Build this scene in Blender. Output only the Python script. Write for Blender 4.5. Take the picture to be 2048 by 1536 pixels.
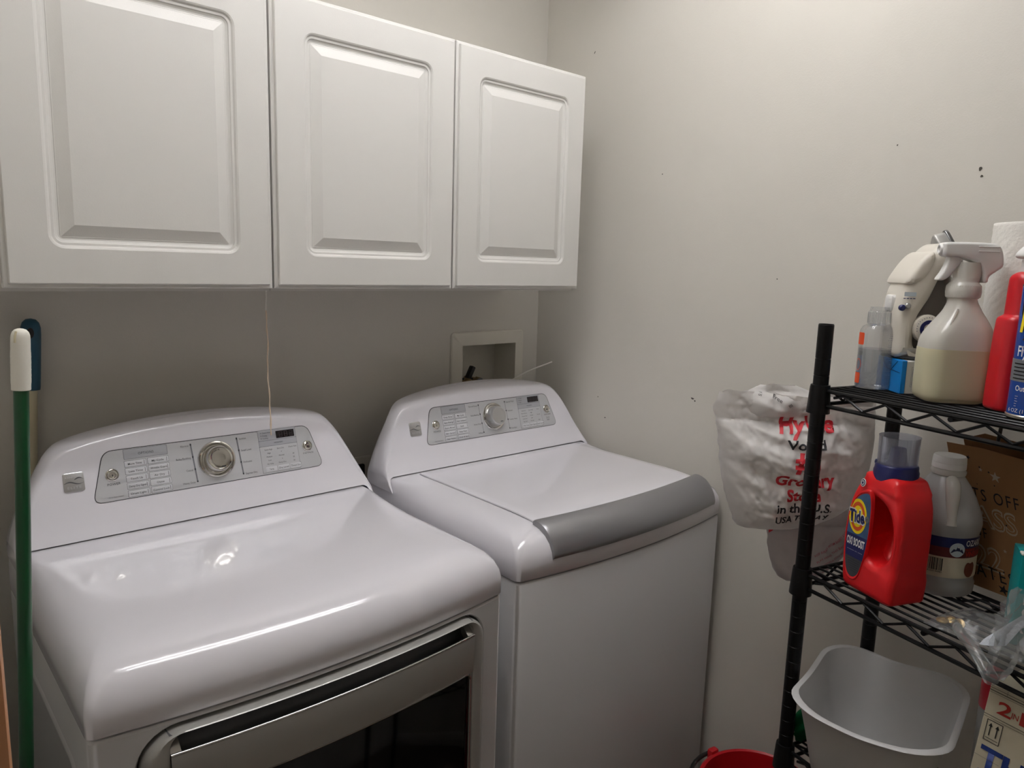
import bpy, bmesh, math, random
from mathutils import Vector, Matrix, noise
random.seed(7)
V = Vector
PI = math.pi
sc = bpy.context.scene
COL = sc.collection
for o in list(bpy.data.objects):
    bpy.data.objects.remove(o)

# ------------------------------------------------------------------ camera, world, light, exposure
CAMP = V((-1.5323, -1.569, 1.4728))
yaw, pit, rol = math.radians(42.4778), math.radians(9.1771), math.radians(1.7267)
fw = V((math.sin(yaw) * math.cos(pit), math.cos(yaw) * math.cos(pit), -math.sin(pit)))
rt = V((math.cos(yaw), -math.sin(yaw), 0))
up = rt.cross(fw)
r2 = rt * math.cos(rol) + up * math.sin(rol)
u2 = up * math.cos(rol) - rt * math.sin(rol)
cam = bpy.data.objects.new('camera', bpy.data.cameras.new('camera'))
COL.objects.link(cam)
mw = Matrix.Identity(4)
for i in range(3):
    mw[i][0], mw[i][1], mw[i][2], mw[i][3] = r2[i], u2[i], -fw[i], CAMP[i]
cam.matrix_world = mw
cam.data.sensor_width = 36
cam.data.lens = 1470.15 * 36 / 2048
cam.data.clip_start = 0.02
sc.camera = cam
world = bpy.data.worlds.new('world')
sc.world = world
world.use_nodes = True
world.node_tree.nodes['Background'].inputs[0].default_value = (0.9, 0.95, 1, 1)
world.node_tree.nodes['Background'].inputs[1].default_value = 0.0
sc.view_settings.view_transform = 'Standard'
sc.view_settings.look = 'None'
sc.view_settings.gamma = 1
sc.view_settings.use_curve_mapping = False
sc.view_settings.exposure = 0.0
TUBE = 30.0           # radiance of the two fluorescent tubes
KW, KS = 1.057, 1.20   # true size of back-wall and shelf groups against their first layout
FIX = (-0.69, -0.82)  # centre of the ceiling fixture


# ------------------------------------------------------------------ helpers
def lin(c):
    return tuple(((x / 255) / 12.92 if x / 255 <= .04045 else ((x / 255 + .055) / 1.055) ** 2.4) for x in c)


MT = {}


def mat(name, rgb, rough=.5, metal=0., spec=.5, bump=0., bscale=150., var=0., vscale=6., coat=0., aniso=0.):
    m = bpy.data.materials.new(name)
    m.use_nodes = True
    nt = m.node_tree
    b = nt.nodes['Principled BSDF']
    c = lin(rgb) + (1,)
    b.inputs['Base Color'].default_value = c
    b.inputs['Roughness'].default_value = rough
    b.inputs['Metallic'].default_value = metal
    b.inputs['Specular IOR Level'].default_value = spec
    b.inputs['Coat Weight'].default_value = coat
    if coat:
        b.inputs['Coat Roughness'].default_value = .02
    tc = nt.nodes.new('ShaderNodeTexCoord')
    if var:
        n = nt.nodes.new('ShaderNodeTexNoise')
        n.inputs['Scale'].default_value = vscale
        n.inputs['Detail'].default_value = 4
        nt.links.new(tc.outputs['Object'], n.inputs['Vector'])
        mx = nt.nodes.new('ShaderNodeMix')
        mx.data_type = 'RGBA'
        mx.inputs['A'].default_value = tuple(x * (1 - var) for x in c[:3]) + (1,)
        mx.inputs['B'].default_value = tuple(min(1, x * (1 + var)) for x in c[:3]) + (1,)
        nt.links.new(n.outputs['Fac'], mx.inputs['Factor'])
        nt.links.new(mx.outputs['Result'], b.inputs['Base Color'])
    if bump:
        n = nt.nodes.new('ShaderNodeTexNoise')
        n.inputs['Scale'].default_value = bscale
        n.inputs['Detail'].default_value = 3
        nt.links.new(tc.outputs['Object'], n.inputs['Vector'])
        bp = nt.nodes.new('ShaderNodeBump')
        bp.inputs['Strength'].default_value = bump
        bp.inputs['Distance'].default_value = .002
        nt.links.new(n.outputs['Fac'], bp.inputs['Height'])
        nt.links.new(bp.outputs['Normal'], b.inputs['Normal'])
    MT[name] = m
    return m


def film(name, rgb, clear=.5, transl=.3, gloss=.12, rough=.15, bump=0, bscale=40.):
    """thin plastic: clear = share of light going straight through, transl = scattered through, rest diffuse"""
    m = bpy.data.materials.new(name)
    m.use_nodes = True
    nt = m.node_tree
    nt.nodes.remove(nt.nodes['Principled BSDF'])
    out = nt.nodes['Material Output']
    c = lin(rgb) + (1,)
    N = lambda t: nt.nodes.new('ShaderNode' + t)
    tr, df, tl, gl = N('BsdfTransparent'), N('BsdfDiffuse'), N('BsdfTranslucent'), N('BsdfGlossy')
    for n in (df, tl):
        n.inputs['Color'].default_value = c
    tr.inputs['Color'].default_value = tuple(.5 + .5 * x for x in c[:3]) + (1,)
    gl.inputs['Roughness'].default_value = rough
    gl.inputs['Color'].default_value = (1, 1, 1, 1)
    m1, m2, m3 = N('MixShader'), N('MixShader'), N('MixShader')
    m1.inputs[0].default_value = transl / max(1e-4, (1 - clear))
    nt.links.new(df.outputs[0], m1.inputs[1])
    nt.links.new(tl.outputs[0], m1.inputs[2])
    m2.inputs[0].default_value = clear
    nt.links.new(m1.outputs[0], m2.inputs[1])
    nt.links.new(tr.outputs[0], m2.inputs[2])
    fr = N('Fresnel')
    fr.inputs['IOR'].default_value = 1.45
    ma = N('Math')
    ma.operation = 'MULTIPLY_ADD'
    ma.use_clamp = True
    ma.inputs[1].default_value = .6
    ma.inputs[2].default_value = gloss - .03
    nt.links.new(fr.outputs[0], ma.inputs[0])
    nt.links.new(ma.outputs[0], m3.inputs[0])
    nt.links.new(m2.outputs[0], m3.inputs[1])
    nt.links.new(gl.outputs[0], m3.inputs[2])
    nt.links.new(m3.outputs[0], out.inputs['Surface'])
    if bump:
        tc = N('TexCoord')
        n = N('TexNoise')
        n.inputs['Scale'].default_value = bscale
        nt.links.new(tc.outputs['Object'], n.inputs['Vector'])
        bp = N('Bump')
        bp.inputs['Strength'].default_value = bump
        bp.inputs['Distance'].default_value = .004
        nt.links.new(n.outputs['Fac'], bp.inputs['Height'])
        for q in (gl, df, tl):
            nt.links.new(bp.outputs['Normal'], q.inputs['Normal'])
    MT[name] = m
    return m


def emit(name, rgb, s):
    m = bpy.data.materials.new(name)
    m.use_nodes = True
    b = m.node_tree.nodes['Principled BSDF']
    b.inputs['Base Color'].default_value = (.8, .8, .8, 1)
    b.inputs['Emission Color'].default_value = lin(rgb) + (1,)
    b.inputs['Emission Strength'].default_value = s
    MT[name] = m
    return m


def obj(name, bm, m, parent=None, loc=None, rotz=None, smooth=38, label=None):
    bmesh.ops.recalc_face_normals(bm, faces=bm.faces[:])
    if smooth is not None:
        lim = math.radians(smooth)
        for f in bm.faces:
            f.smooth = True
        for e in bm.edges:
            if len(e.link_faces) == 2 and e.calc_face_angle(0) > lim:
                e.smooth = False
    me = bpy.data.meshes.new(name)
    bm.to_mesh(me)
    bm.free()
    me.materials.append(MT[m] if isinstance(m, str) else m)
    o = bpy.data.objects.new(name, me)
    COL.objects.link(o)
    if parent:
        o.parent = parent
    if loc is not None:
        o.location = loc
    if rotz is not None:
        o.rotation_euler = (0, 0, rotz)
    if label:
        o['label'] = label
    return o


def tag(o, label, cat, group=None):
    o['label'] = label
    o['category'] = cat
    if group:
        o['group'] = group
    return o


def thing(name, label, cat, loc=(0, 0, 0), rotz=0, group=None, tilt=(0, 0)):
    o = bpy.data.objects.new(name, None)
    COL.objects.link(o)
    o.empty_display_size = .02
    o.location = loc
    o.rotation_euler = (tilt[0], tilt[1], rotz)
    return tag(o, label, cat, group)


def struct(name, bm, m, smooth=None, parent=None):
    o = obj(name, bm, m, parent, smooth=smooth)
    o['kind'] = 'structure'
    return o


def NB():
    return bmesh.new()


def box(bm, x0, x1, y0, y1, z0, z1, mtx=None):
    vs = [bm.verts.new(V((x, y, z))) for x in (x0, x1) for y in (y0, y1) for z in (z0, z1)]
    for f in ((0, 1, 3, 2), (4, 6, 7, 5), (0, 4, 5, 1), (2, 3, 7, 6), (0, 2, 6, 4), (1, 5, 7, 3)):
        bm.faces.new([vs[i] for i in f])
    if mtx:
        for v in vs:
            v.co = mtx @ v.co
    return bm


def rbox(x0, x1, y0, y1, z0, z1, b=.003, seg=2):
    bm = box(NB(), x0, x1, y0, y1, z0, z1)
    if b:
        bmesh.ops.bevel(bm, geom=bm.edges[:], offset=b, segments=seg, affect='EDGES', profile=.5)
    return bm


def rings(bm, rs, closed=True, cap0=False, cap1=False):
    vv = [[bm.verts.new(V(p)) for p in r] for r in rs]
    n = len(vv[0])
    for a, b in zip(vv, vv[1:]):
        for i in range(n if closed else n - 1):
            j = (i + 1) % n
            bm.faces.new((a[i], a[j], b[j], b[i]))
    if cap0:
        bm.faces.new(vv[0][::-1])
    if cap1:
        bm.faces.new(vv[-1])
    return vv


def tube(bm, pts, r, n=8, caps=True):
    pts = [V(p) for p in pts]
    rs = []
    prev = None
    for i, p in enumerate(pts):
        d = (pts[min(i + 1, len(pts) - 1)] - pts[max(i - 1, 0)]).normalized()
        if prev is None:
            a = d.orthogonal().normalized()
        else:
            a = (prev - d * prev.dot(d)).normalized()
        prev = a
        b = d.cross(a)
        rr = r[i] if isinstance(r, (list, tuple)) else r
        rs.append([p + (a * math.cos(2 * PI * k / n) + b * math.sin(2 * PI * k / n)) * rr for k in range(n)])
    rings(bm, rs, True, caps, caps)
    return bm


def lathe(bm, prof, n=32, c=(0, 0, 0), sx=1, sy=1, cap0=True, cap1=True):
    c = V(c)
    rs = [[c + V((r * sx * math.cos(2 * PI * k / n), r * sy * math.sin(2 * PI * k / n), z)) for k in range(n)] for r, z in prof]
    rings(bm, rs, True, cap0, cap1)
    return bm


def rrect(x0, x1, y0, y1, r, n=6):
    """rounded rectangle, counter clockwise, r may be one number or four (tr, tl, bl, br)"""
    rr = r if isinstance(r, (list, tuple)) else (r,) * 4
    out = []
    for (cx, cy, a), q in zip(((x1, y1, 0), (x0, y1, 90), (x0, y0, 180), (x1, y0, 270)), rr):
        sx = -1 if cx == x1 else 1
        sy = -1 if cy == y1 else 1
        for k in range(n + 1):
            t = math.radians(a + 90 * k / n)
            out.append((cx + sx * q + q * math.cos(t), cy + sy * q + q * math.sin(t)))
    return out


def xf(bm, f):
    for v in bm.verts:
        v.co = f(v.co)
    return bm


def cutx(bm, xs, axis=0):
    no = V((0, 0, 0))
    no[axis] = 1
    for x in xs:
        co = V((0, 0, 0))
        co[axis] = x
        bmesh.ops.bisect_plane(bm, geom=bm.verts[:] + bm.edges[:] + bm.faces[:], plane_co=co, plane_no=no)
    return bm


def from_curve(cu):
    o = bpy.data.objects.new('tmp', cu)
    COL.objects.link(o)
    me = bpy.data.meshes.new_from_object(o)
    bm = NB()
    bm.from_mesh(me)
    bpy.data.objects.remove(o)
    bpy.data.curves.remove(cu)
    bpy.data.meshes.remove(me)
    return bm


def catmull(p, n=6, closed=True):
    out = []
    m = len(p)
    rng = range(m if closed else m - 1)
    for i in rng:
        if closed:
            a, b, c, d = p[(i - 1) % m], p[i], p[(i + 1) % m], p[(i + 2) % m]
        else:
            a, b, c, d = p[max(i - 1, 0)], p[i], p[i + 1], p[min(i + 2, m - 1)]
        for k in range(n):
            t = k / n
            out.append(tuple(.5 * (2 * b[j] + (c[j] - a[j]) * t + (2 * a[j] - 5 * b[j] + 4 * c[j] - d[j]) * t * t + (3 * b[j] - a[j] - 3 * c[j] + d[j]) * t ** 3) for j in range(len(b))))
    if not closed:
        out.append(tuple(p[-1]))
    return out


def solid2d(loops, ext, bev, res=4):
    """outline(s) with holes -> rounded slab in the XZ plane, thickness 2*(ext+bev) along Y"""
    cu = bpy.data.curves.new('c', 'CURVE')
    cu.dimensions = '2D'
    cu.fill_mode = 'BOTH'
    cu.extrude = ext
    cu.bevel_depth = bev
    cu.bevel_resolution = res
    cu.offset = -bev
    for lp in loops:
        s = cu.splines.new('POLY')
        s.points.add(len(lp) - 1)
        for q, p in zip(s.points, lp):
            q.co = (p[0], p[1], 0, 1)
        s.use_cyclic_u = True
    bm = from_curve(cu)
    bmesh.ops.remove_doubles(bm, verts=bm.verts[:], dist=1e-5)
    return xf(bm, lambda c: V((c.x, c.z, c.y)))


def flat(bm, loop, f):
    bm.faces.new([bm.verts.new(f(*p)) for p in loop])
    return bm


TXT = {}


def text_bm(s, h, w=None, bold=0., shear=0., align='C', spacing=1.):
    """lettering in the XY plane, capital height h, centred (or left aligned)"""
    cu = bpy.data.curves.new('t', 'FONT')
    cu.body = s
    cu.size = 1
    cu.offset = bold
    cu.shear = shear
    cu.space_character = spacing
    cu.resolution_u = 3
    bm = from_curve(cu)
    bmesh.ops.triangulate(bm, faces=bm.faces[:])
    xs = [v.co.x for v in bm.verts]
    x0, x1 = min(xs), max(xs)
    k = h / .69
    kx = k if w is None else w / (x1 - x0)
    ox = (x0 + x1) / 2 if align == 'C' else (x0 if align == 'L' else x1)
    return xf(bm, lambda c: V(((c.x - ox) * kx, (c.y - .345) * k, 0)))


def add(bm, other, f=None):
    if f:
        xf(other, f)
    me = bpy.data.meshes.new('x')
    other.to_mesh(me)
    other.free()
    bm.from_mesh(me)
    bpy.data.meshes.remove(me)
    return bm


def letters(bm, s, x, y, h, f, **k):
    """put lettering at (x, y) of a surface given by f(x, y) -> point"""
    cuts = k.pop('cuts', 0)
    rot = k.pop('rot', 0)
    t = text_bm(s, h, **k)
    if cuts:
        xs = [v.co.x for v in t.verts]
        a, b = min(xs), max(xs)
        cutx(t, [a + (b - a) * i / cuts for i in range(1, cuts)])
        cutx(t, [0], 1)
    ca, sa = math.cos(rot), math.sin(rot)
    return add(bm, t, lambda c: f(x + c.x * ca - c.y * sa, y + c.x * sa + c.y * ca))


# ------------------------------------------------------------------ materials
mat('wall_paint', (214, 210, 201), .75, spec=.25, bump=.12, bscale=350, var=.015, vscale=3)
mat('ceiling_paint', (230, 228, 222), .9, spec=.2)
mat('floor_vinyl', (112, 96, 82), .5, var=.15, vscale=9)
mat('hall_paint', (176, 168, 156), .8)
mat('door_white', (216, 214, 209), .42, spec=.4, bump=.05, bscale=500)
mat('cab_white', (225, 222, 216), .5)
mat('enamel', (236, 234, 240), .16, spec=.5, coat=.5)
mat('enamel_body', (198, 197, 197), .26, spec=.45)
mat('dark_gap', (20, 20, 21), .7)
mat('panel_silver', (204, 205, 208), .42, metal=.3)
mat('panel_edge', (60, 62, 66), .4, metal=.3)
mat('ink', (58, 60, 66), .6)
mat('ink_soft', (120, 122, 128), .6)
mat('header_silver', (182, 184, 190), .45, metal=.25)
mat('button_silver', (222, 223, 227), .3, metal=.2)
mat('chrome', (215, 213, 208), .09, metal=1)
mat('emblem_silver', (196, 196, 196), .3, metal=.8)
mat('lcd', (32, 27, 30), .15)
mat('lcd_seg', (62, 54, 56), .4)
mat('steel', (176, 175, 171), .42, metal=.4, bump=.02, bscale=90)
mat('steel_bright', (200, 199, 197), .18, metal=.95)
mat('steel_dark', (104, 105, 108), .45, metal=.2)
mat('handle_silver', (152, 152, 155), .36, metal=.6)
mat('glass_black', (4, 4, 5), .06, spec=.5)
mat('wood', (206, 146, 100), .45, var=.25, vscale=12)
mat('box_plastic', (226, 222, 210), .55)
mat('brass', (150, 128, 92), .35, metal=.8, var=.2, vscale=40)
mat('black_plastic', (22, 22, 23), .35)
mat('black_rod', (9, 9, 10), .36, spec=.3)
mat('white_grip', (232, 229, 218), .6)
mat('green_pole', (12, 72, 38), .3)
mat('blue_grip', (20, 74, 98), .45)
mat('cream_pole', (206, 196, 166), .55, var=.08, vscale=20)
mat('cord', (226, 206, 182), .85)
mat('cord_white', (236, 232, 224), .6)
mat('outlet', (205, 200, 188), .45)
mat('white_plastic', (232, 231, 228), .35)
mat('ivory_plastic', (222, 216, 204), .4)
mat('grey_plastic', (128, 126, 122), .5)
mat('navy', (28, 34, 92), .35)
mat('blue_card', (0, 122, 200), .35)
mat('white_card', (226, 224, 216), .6)
mat('orange_label', (232, 84, 38), .5)
mat('blue_ink', (84, 92, 130), .6)
mat('red_plastic', (196, 22, 34), .38)
mat('tide_red', (226, 32, 36), .36, spec=.45)
mat('tide_orange', (226, 86, 30), .45)
mat('yellow', (250, 222, 20), .45)
mat('white_ink', (236, 236, 236), .5)
mat('sky_label', (58, 92, 132), .4, var=.5, vscale=60)
mat('smoke_label', (70, 72, 78), .45)
mat('grey_ink', (110, 112, 118), .5)
mat('raid_blue', (22, 66, 150), .25, spec=.6)
mat('raid_black', (18, 18, 20), .25)
mat('tin', (196, 192, 180), .3, metal=.8)
mat('paper', (238, 235, 228), .95, spec=.1, bump=.6, bscale=140)
mat('dark_green', (38, 52, 42), .35)
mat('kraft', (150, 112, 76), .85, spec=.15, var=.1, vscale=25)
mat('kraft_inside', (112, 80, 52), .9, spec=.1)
mat('black_ink', (18, 16, 15), .7)
mat('pale_ink', (176, 160, 136), .7)
mat('maroon', (98, 28, 34), .5)
mat('cream_paper', (224, 216, 194), .6)
mat('snow', (206, 218, 226), .5)
mat('hill_ink', (40, 46, 84), .5)
mat('apple', (120, 60, 40), .5)
mat('teal', (0, 140, 142), .4)
mat('lint', (206, 212, 220), .95, spec=.1, bump=.9, bscale=260, var=.1, vscale=80)
mat('gold', (190, 160, 100), .3, metal=.8)
mat('tub', (206, 206, 206), .38, spec=.4, var=.03, vscale=30)
mat('green_cloth', (8, 96, 56), .85, spec=.15)
mat('carton', (214, 206, 182), .7, var=.06, vscale=14)
mat('carton_line', (120, 116, 102), .7)
mat('carton_red', (186, 48, 40), .6)
mat('carton_blue', (32, 58, 132), .55)
mat('carton_sky', (40, 110, 180), .55)
mat('can_red', (176, 12, 34), .3)
mat('can_grey', (160, 160, 158), .3, metal=.3)
mat('bucket_red', (190, 18, 30), .4)
mat('bag_red', (206, 44, 56), .6)
mat('bag_black', (34, 34, 38), .6)
mat('bag_pink', (190, 96, 112), .6)
mat('scuff', (74, 70, 64), .9)
mat('sole_metal', (150, 150, 152), .22, metal=.9)
film('bag_film', (240, 237, 234), clear=.18, transl=.22, gloss=.03, rough=.34, bump=.2, bscale=60)
film('bag_film_grey', (212, 205, 205), clear=.2, transl=.3, gloss=.03, rough=.34, bump=.3, bscale=26)
film('clear_plastic', (238, 240, 242), clear=.86, transl=.05, gloss=.06, rough=.06)
film('clear_film', (226, 228, 228), clear=.86, transl=.05, gloss=.03, rough=.2, bump=.35, bscale=40)
film('clear_cup', (222, 226, 236), clear=.82, transl=.08, gloss=.07, rough=.1)
film('gel', (228, 232, 236), clear=.74, transl=.1, gloss=.06, rough=.05)
film('milky', (246, 244, 236), clear=.28, transl=.14, gloss=.06, rough=.2)
film('milky_clear', (232, 232, 232), clear=.40, transl=.18, gloss=.05, rough=.25)
film('lemon_water', (232, 226, 192), clear=.12, transl=.12, gloss=.03, rough=.3)
film('vinegar', (214, 214, 214), clear=.3, transl=.2, gloss=.03, rough=.3)
emit('lamp_tube', (250, 250, 254), TUBE)
emit('fill_glow', (255, 240, 220), 3.0)  # glow of the added hallway fill lamp

# ------------------------------------------------------------------ room
X0, X1, Y0, Y1, ZC = -1.52, CAMP.x + (0 - CAMP.x) * KW, -2.3, CAMP.y + (0 - CAMP.y) * KW, 2.6
HX = -2.6
bm = NB()
bx0, bx1, bz0, bz1 = -.290, -.089, 1.02, 1.2545         # opening for the hose box, first layout
wx0, wx1 = CAMP.x + (bx0 - CAMP.x) * KW, CAMP.x + (bx1 - CAMP.x) * KW
wz0, wz1 = CAMP.z + (bz0 - CAMP.z) * KW, CAMP.z + (bz1 - CAMP.z) * KW
for q in ((X0 - .1, wx0, 0, ZC), (wx1, X1 + .1, 0, ZC), (wx0, wx1, 0, wz0), (wx0, wx1, wz1, ZC)):
    box(bm, q[0], q[1], Y1, Y1 + .12, q[2], q[3])
struct('wall_back', bm, 'wall_paint')
wr = struct('wall_right', box(NB(), X1, X1 + .1, Y0 - .1, Y1, 0, ZC), 'wall_paint')
struct('wall_front', box(NB(), HX, X1, Y0 - .1, Y0, 0, ZC), 'wall_paint')
bm = box(NB(), X0 - .1, X0, -1.20, Y1, 0, ZC)
box(bm, X0 - .1, X0, Y0, -2.10, 0, ZC)
box(bm, X0 - .1, X0, -2.10, -1.20, 2.06, ZC)
struct('wall_left', bm, 'wall_paint')
struct('wall_hall', box(NB(), HX - .1, HX, Y0 - .1, Y1 + .1, 0, ZC), 'hall_paint')
struct('wall_hall_end', box(NB(), HX, X0 - .1, Y1, Y1 + .1, 0, ZC), 'hall_paint')
struct('floor', box(NB(), HX - .1, X1 + .1, Y0 - .1, Y1 + .12, -.05, 0), 'floor_vinyl')
struct('ceiling', box(NB(), HX - .1, X1 + .1, Y0 - .1, Y1 + .12, ZC, ZC + .05), 'ceiling_paint')
struct('trim_1', rbox(X0, -1.499, -1.262, -1.2, 0, 2.06, .004), 'wood', smooth=38)
struct('trim_2', rbox(X0, -1.499, -2.162, -2.1, 0, 2.06, .004), 'wood', smooth=38)
struct('trim_3', rbox(X0, -1.499, -2.162, -1.2, 2.06, 2.122, .004), 'wood', smooth=38)
struct('baseboard_back', rbox(X0, X1, Y1 - .012, Y1, 0, .09, .003), 'cab_white', smooth=38)
struct('baseboard_right', rbox(X1 - .012, X1, Y0, Y1 - .012, 0, .09, .003), 'cab_white', smooth=38)
for (y, z, a, b, an) in ((-1.1205, 1.668, .0035, .004, .3), (-1.124, 1.655, .003, .0025, .9), (-.9735, 1.723, .0022, .0012, 2.2), (-.5547, 1.162, .006, .0022, .2), (-.562, 1.157, .003, .0018, .1), (-.4233, 1.706, .0016, .0016, 0), (-.279, 1.066, .0026, .0018, 0), (-.181, 2.034, .005, .0010, 2.1), (-.25, 1.12, .0016, .0016, 0), (-.75, 1.46, .002, .0012, 1)):
    bm = NB()
    lp = [(a * (.75 + .25 * math.sin(3 * t)) * math.cos(t), b * math.sin(t)) for t in [k * PI / 5 for k in range(10)]]
    y, z = CAMP.y + (y - CAMP.y) * KW, CAMP.z + (z - CAMP.z) * KW
    vs = [V((X1 - .0006, y + p * math.cos(an) - q * math.sin(an), z + p * math.sin(an) + q * math.cos(an))) for p, q in lp]
    rings(bm, [[v + V((.0008, 0, 0)) for v in vs], vs], True, True, True)
    obj('scuff_mark', bm, 'scuff', wr, smooth=None)

# ceiling fixture with two bare tubes
fx = thing('ceiling_light', 'white strip fixture with added light-blocking wings and two fluorescent tubes on the ceiling', 'ceiling light', (FIX[0], FIX[1], ZC))
bm = rbox(-.63, .63, -.113, .113, -.05, -.0005, .006)
obj('housing', bm, 'cab_white', fx)
for s in (-1, 1):  # wings added to keep direct tube light off the upper walls
    bm = NB()
    rings(bm, [[V((x, s * y, z)) for y, z in ((.108, -.046), (.176, -.138), (.1775, -.137), (.1105, -.045))] for x in (-.628, .628)], True, True, True)
    obj('light_cutoff_wing', bm, 'cab_white', fx, smooth=None)
for s in (-1, 1):
    obj('fluorescent_tube', tube(NB(), [(-.59, s * .085, -.080), (.59, s * .085, -.080)], .017, 18), 'lamp_tube', fx)
    for e in (-1, 1):
        obj('lamp_holder', rbox(e * .6 - .01, e * .6 + .01, s * .085 - .014, s * .085 + .014, -.100, -.05, .002), 'white_plastic', fx)
hl = thing('hall_fill_light', 'round white fill lamp added on the unseen hallway ceiling', 'ceiling light', (-2.1, -1.5, ZC))  # added out of view as soft fill for the machine fronts
obj('fill_base', lathe(NB(), [(.15, -.03), (.16, -.02), (.16, -.0005)], 32), 'cab_white', hl)
obj('fill_shade', lathe(NB(), [(.02, -.09), (.08, -.08), (.12, -.06), (.145, -.031)], 32), 'fill_glow', hl)

# ------------------------------------------------------------------ wall cabinets
CZ0, CZ1, CD = 1.4185, 1.9209, -.32


def cabinet(x0, x1, label, n):
    w = x1 - x0
    t = thing('wall_cabinet', label, 'cabinet', ((x0 + x1) / 2, 0, CZ0), 0, 'white wall cabinets in a row')
    h = w / 2
    H = CZ1 - CZ0
    bm = NB()
    b0, b1, d0, d1 = -h - .0012, h + .0012, -.298, -.0008
    if n == 2:
        b1 = h - .004
    zb, zt = -.004, H - .002
    tk = .014
    box(bm, b0, b0 + tk, d0, d1, zb, zt)
    box(bm, b1 - tk, b1, d0, d1, zb, zt)
    box(bm, b0 + tk, b1 - tk, d0, d1, zb, zb + tk)
    box(bm, b0 + tk, b1 - tk, d0, d1, zt - tk, zt)
    box(bm, b0 + tk, b1 - tk, d1 - .006, d1, zb + tk, zt - tk)
    obj('cabinet_box', bm, 'cab_white', t, smooth=None)
    a = h - .0018

    def R(i, y, r):
        return [V((x, y, z)) for x, z in rrect(-a + i, a - i, .001 + i, H - .001 - i, max(r, .0004), 6)]
    F = CD
    rs = [R(0, F + .020, .001), R(0, F + .0075, .001), R(.0015, F + .0062, .001), R(.0058, F + .0058, .001), R(.0066, F + .0012, .001), R(.0078, F, .001),
          R(.058, F, .021), R(.0605, F + .0012, .0185), R(.063, F + .0036, .016), R(.0665, F + .0042, .0125), R(.0675, F + .0056, .0115), R(.071, F + .0072, .008), R(.0735, F + .0076, .0055), R(.0745, F + .0068, .0008),
          R(.0755, F + .0068, .0005), R(.0925, F + .0004, .0004)]
    bm = NB()
    rings(bm, rs, True, True, True)
    obj('cabinet_door', bm, 'door_white', t, smooth=9)
    return t


cabinet(-1.3627, -.9619, 'white wall cabinet at the left end of the row, above the dryer', 0)
cabinet(-.9619, -.5647, 'white wall cabinet in the middle of the row of three', 1)
cabinet(-.5647, -.1725, 'white wall cabinet at the right end of the row, nearest the corner', 2)

# ------------------------------------------------------------------ recessed hose box in the back wall
hb = thing('hose_box', 'recessed ivory washing machine hose box in the wall behind the washer', 'hose box', (-.19, 0, bz0))
bm = NB()
ox0, ox1, oz0, oz1 = -.3255, -.0605, .98, 1.2886
inn = rrect(bx0 + .0005, bx1 - .0005, bz0 + .0005, bz1 - .0005, .001, 4)
out = rrect(ox0, ox1, oz0, oz1, .012, 4)
L = lambda q, y: [V((x + .19, y, z - bz0)) for x, z in q]
inn2 = rrect(bx0 + .003, bx1 - .003, bz0 + .003, bz1 - .003, .001, 4)
rings(bm, [L(out, -.0004), L(rrect(ox0, ox1, oz0, oz1, .012, 4), -.004), L(rrect(ox0 + .003, ox1 - .003, oz0 + .003, oz1 - .003, .010, 4), -.0065), L(inn2, -.0065), L(inn2, .085)], True, False, True)
obj('box_body', bm, 'box_plastic', hb)
for i, vx in enumerate((-.252, -.213)):
    bm = NB()
    o = V((vx + .19, .05, 1.141 - bz0))
    tube(bm, [o + V((0, 0, -.119)), o], .011, 14)
    tube(bm, [o + V((0, .02, .002)), o + V((0, -.03, .002))], .012, 14)
    tube(bm, [o + V((0, -.03, .002)), o + V((0, -.036, .002))], .016, 6)
    v = obj('valve', bm, 'brass', hb)
    bm = tube(NB(), [o + V((0, -.037, .002)), o + V((.001, -.046, -.003)), o + V((.002, -.052, -.03)), o + V((.003, -.052, -.09))], [.015, .0145, .013, .012], 14)
    obj('hose_end', bm, 'brass' if i == 0 else 'steel_dark', hb)
bm = rbox(-.006, .006, -.009, .009, 0, .042, .003)
xf(bm, lambda c: Matrix.Rotation(math.radians(28), 3, 'Y') @ c + V((-.052, .028, 1.150 - bz0)))
obj('valve_lever', bm, 'black_plastic', hb)
obj('lever_stem', rbox(-.07, -.036, .02, .034, 1.150 - bz0, 1.156 - bz0, .002), 'black_plastic', hb)
ln = tube(NB(), [(-.158, -.005, 1.118), (-.145, -.012, 1.128), (-.117, -.03, 1.15), (-.085, -.047, 1.170), (-.052, -.06, 1.183), (-.02, -.068, 1.192), (-.006, -.072, 1.197)], .0022, 8)
tag(obj('drain_line', ln, 'cord_white'), 'thin white plastic line sticking out of the hose box', 'tube')

# outlet on the wall between the two machines
ot = thing('wall_outlet', 'ivory outlet plate on the wall between dryer and washer', 'outlet', (-.613, 0, .93))
bm = NB()
rings(bm, [[V((x, y, z)) for x, z in rrect(-.04 + i, .04 - i, -.06 + i, .06 - i, .006)] for i, y in ((0, -.0006), (0, -.004), (.003, -.0065))], True, True, True)
obj('cover_plate', bm, 'outlet', ot)
obj('socket', rbox(-.017, .017, -.009, -.006, .012, .042, .004), 'dark_gap', ot)
obj('socket', rbox(-.017, .017, -.009, -.006, -.042, -.012, .004), 'dark_gap', ot)

# ------------------------------------------------------------------ washer and dryer
MH, ZS, MW, ML, BOW = .965, .8746, .3425, .4918, .030
FY, FK = .004, .3173


def plane_y(z):
    return FY + FK * (z - .05)


def face_y(z):
    return plane_y(z) - .011 * max(0, 1 - z / .05) ** 2


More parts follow.
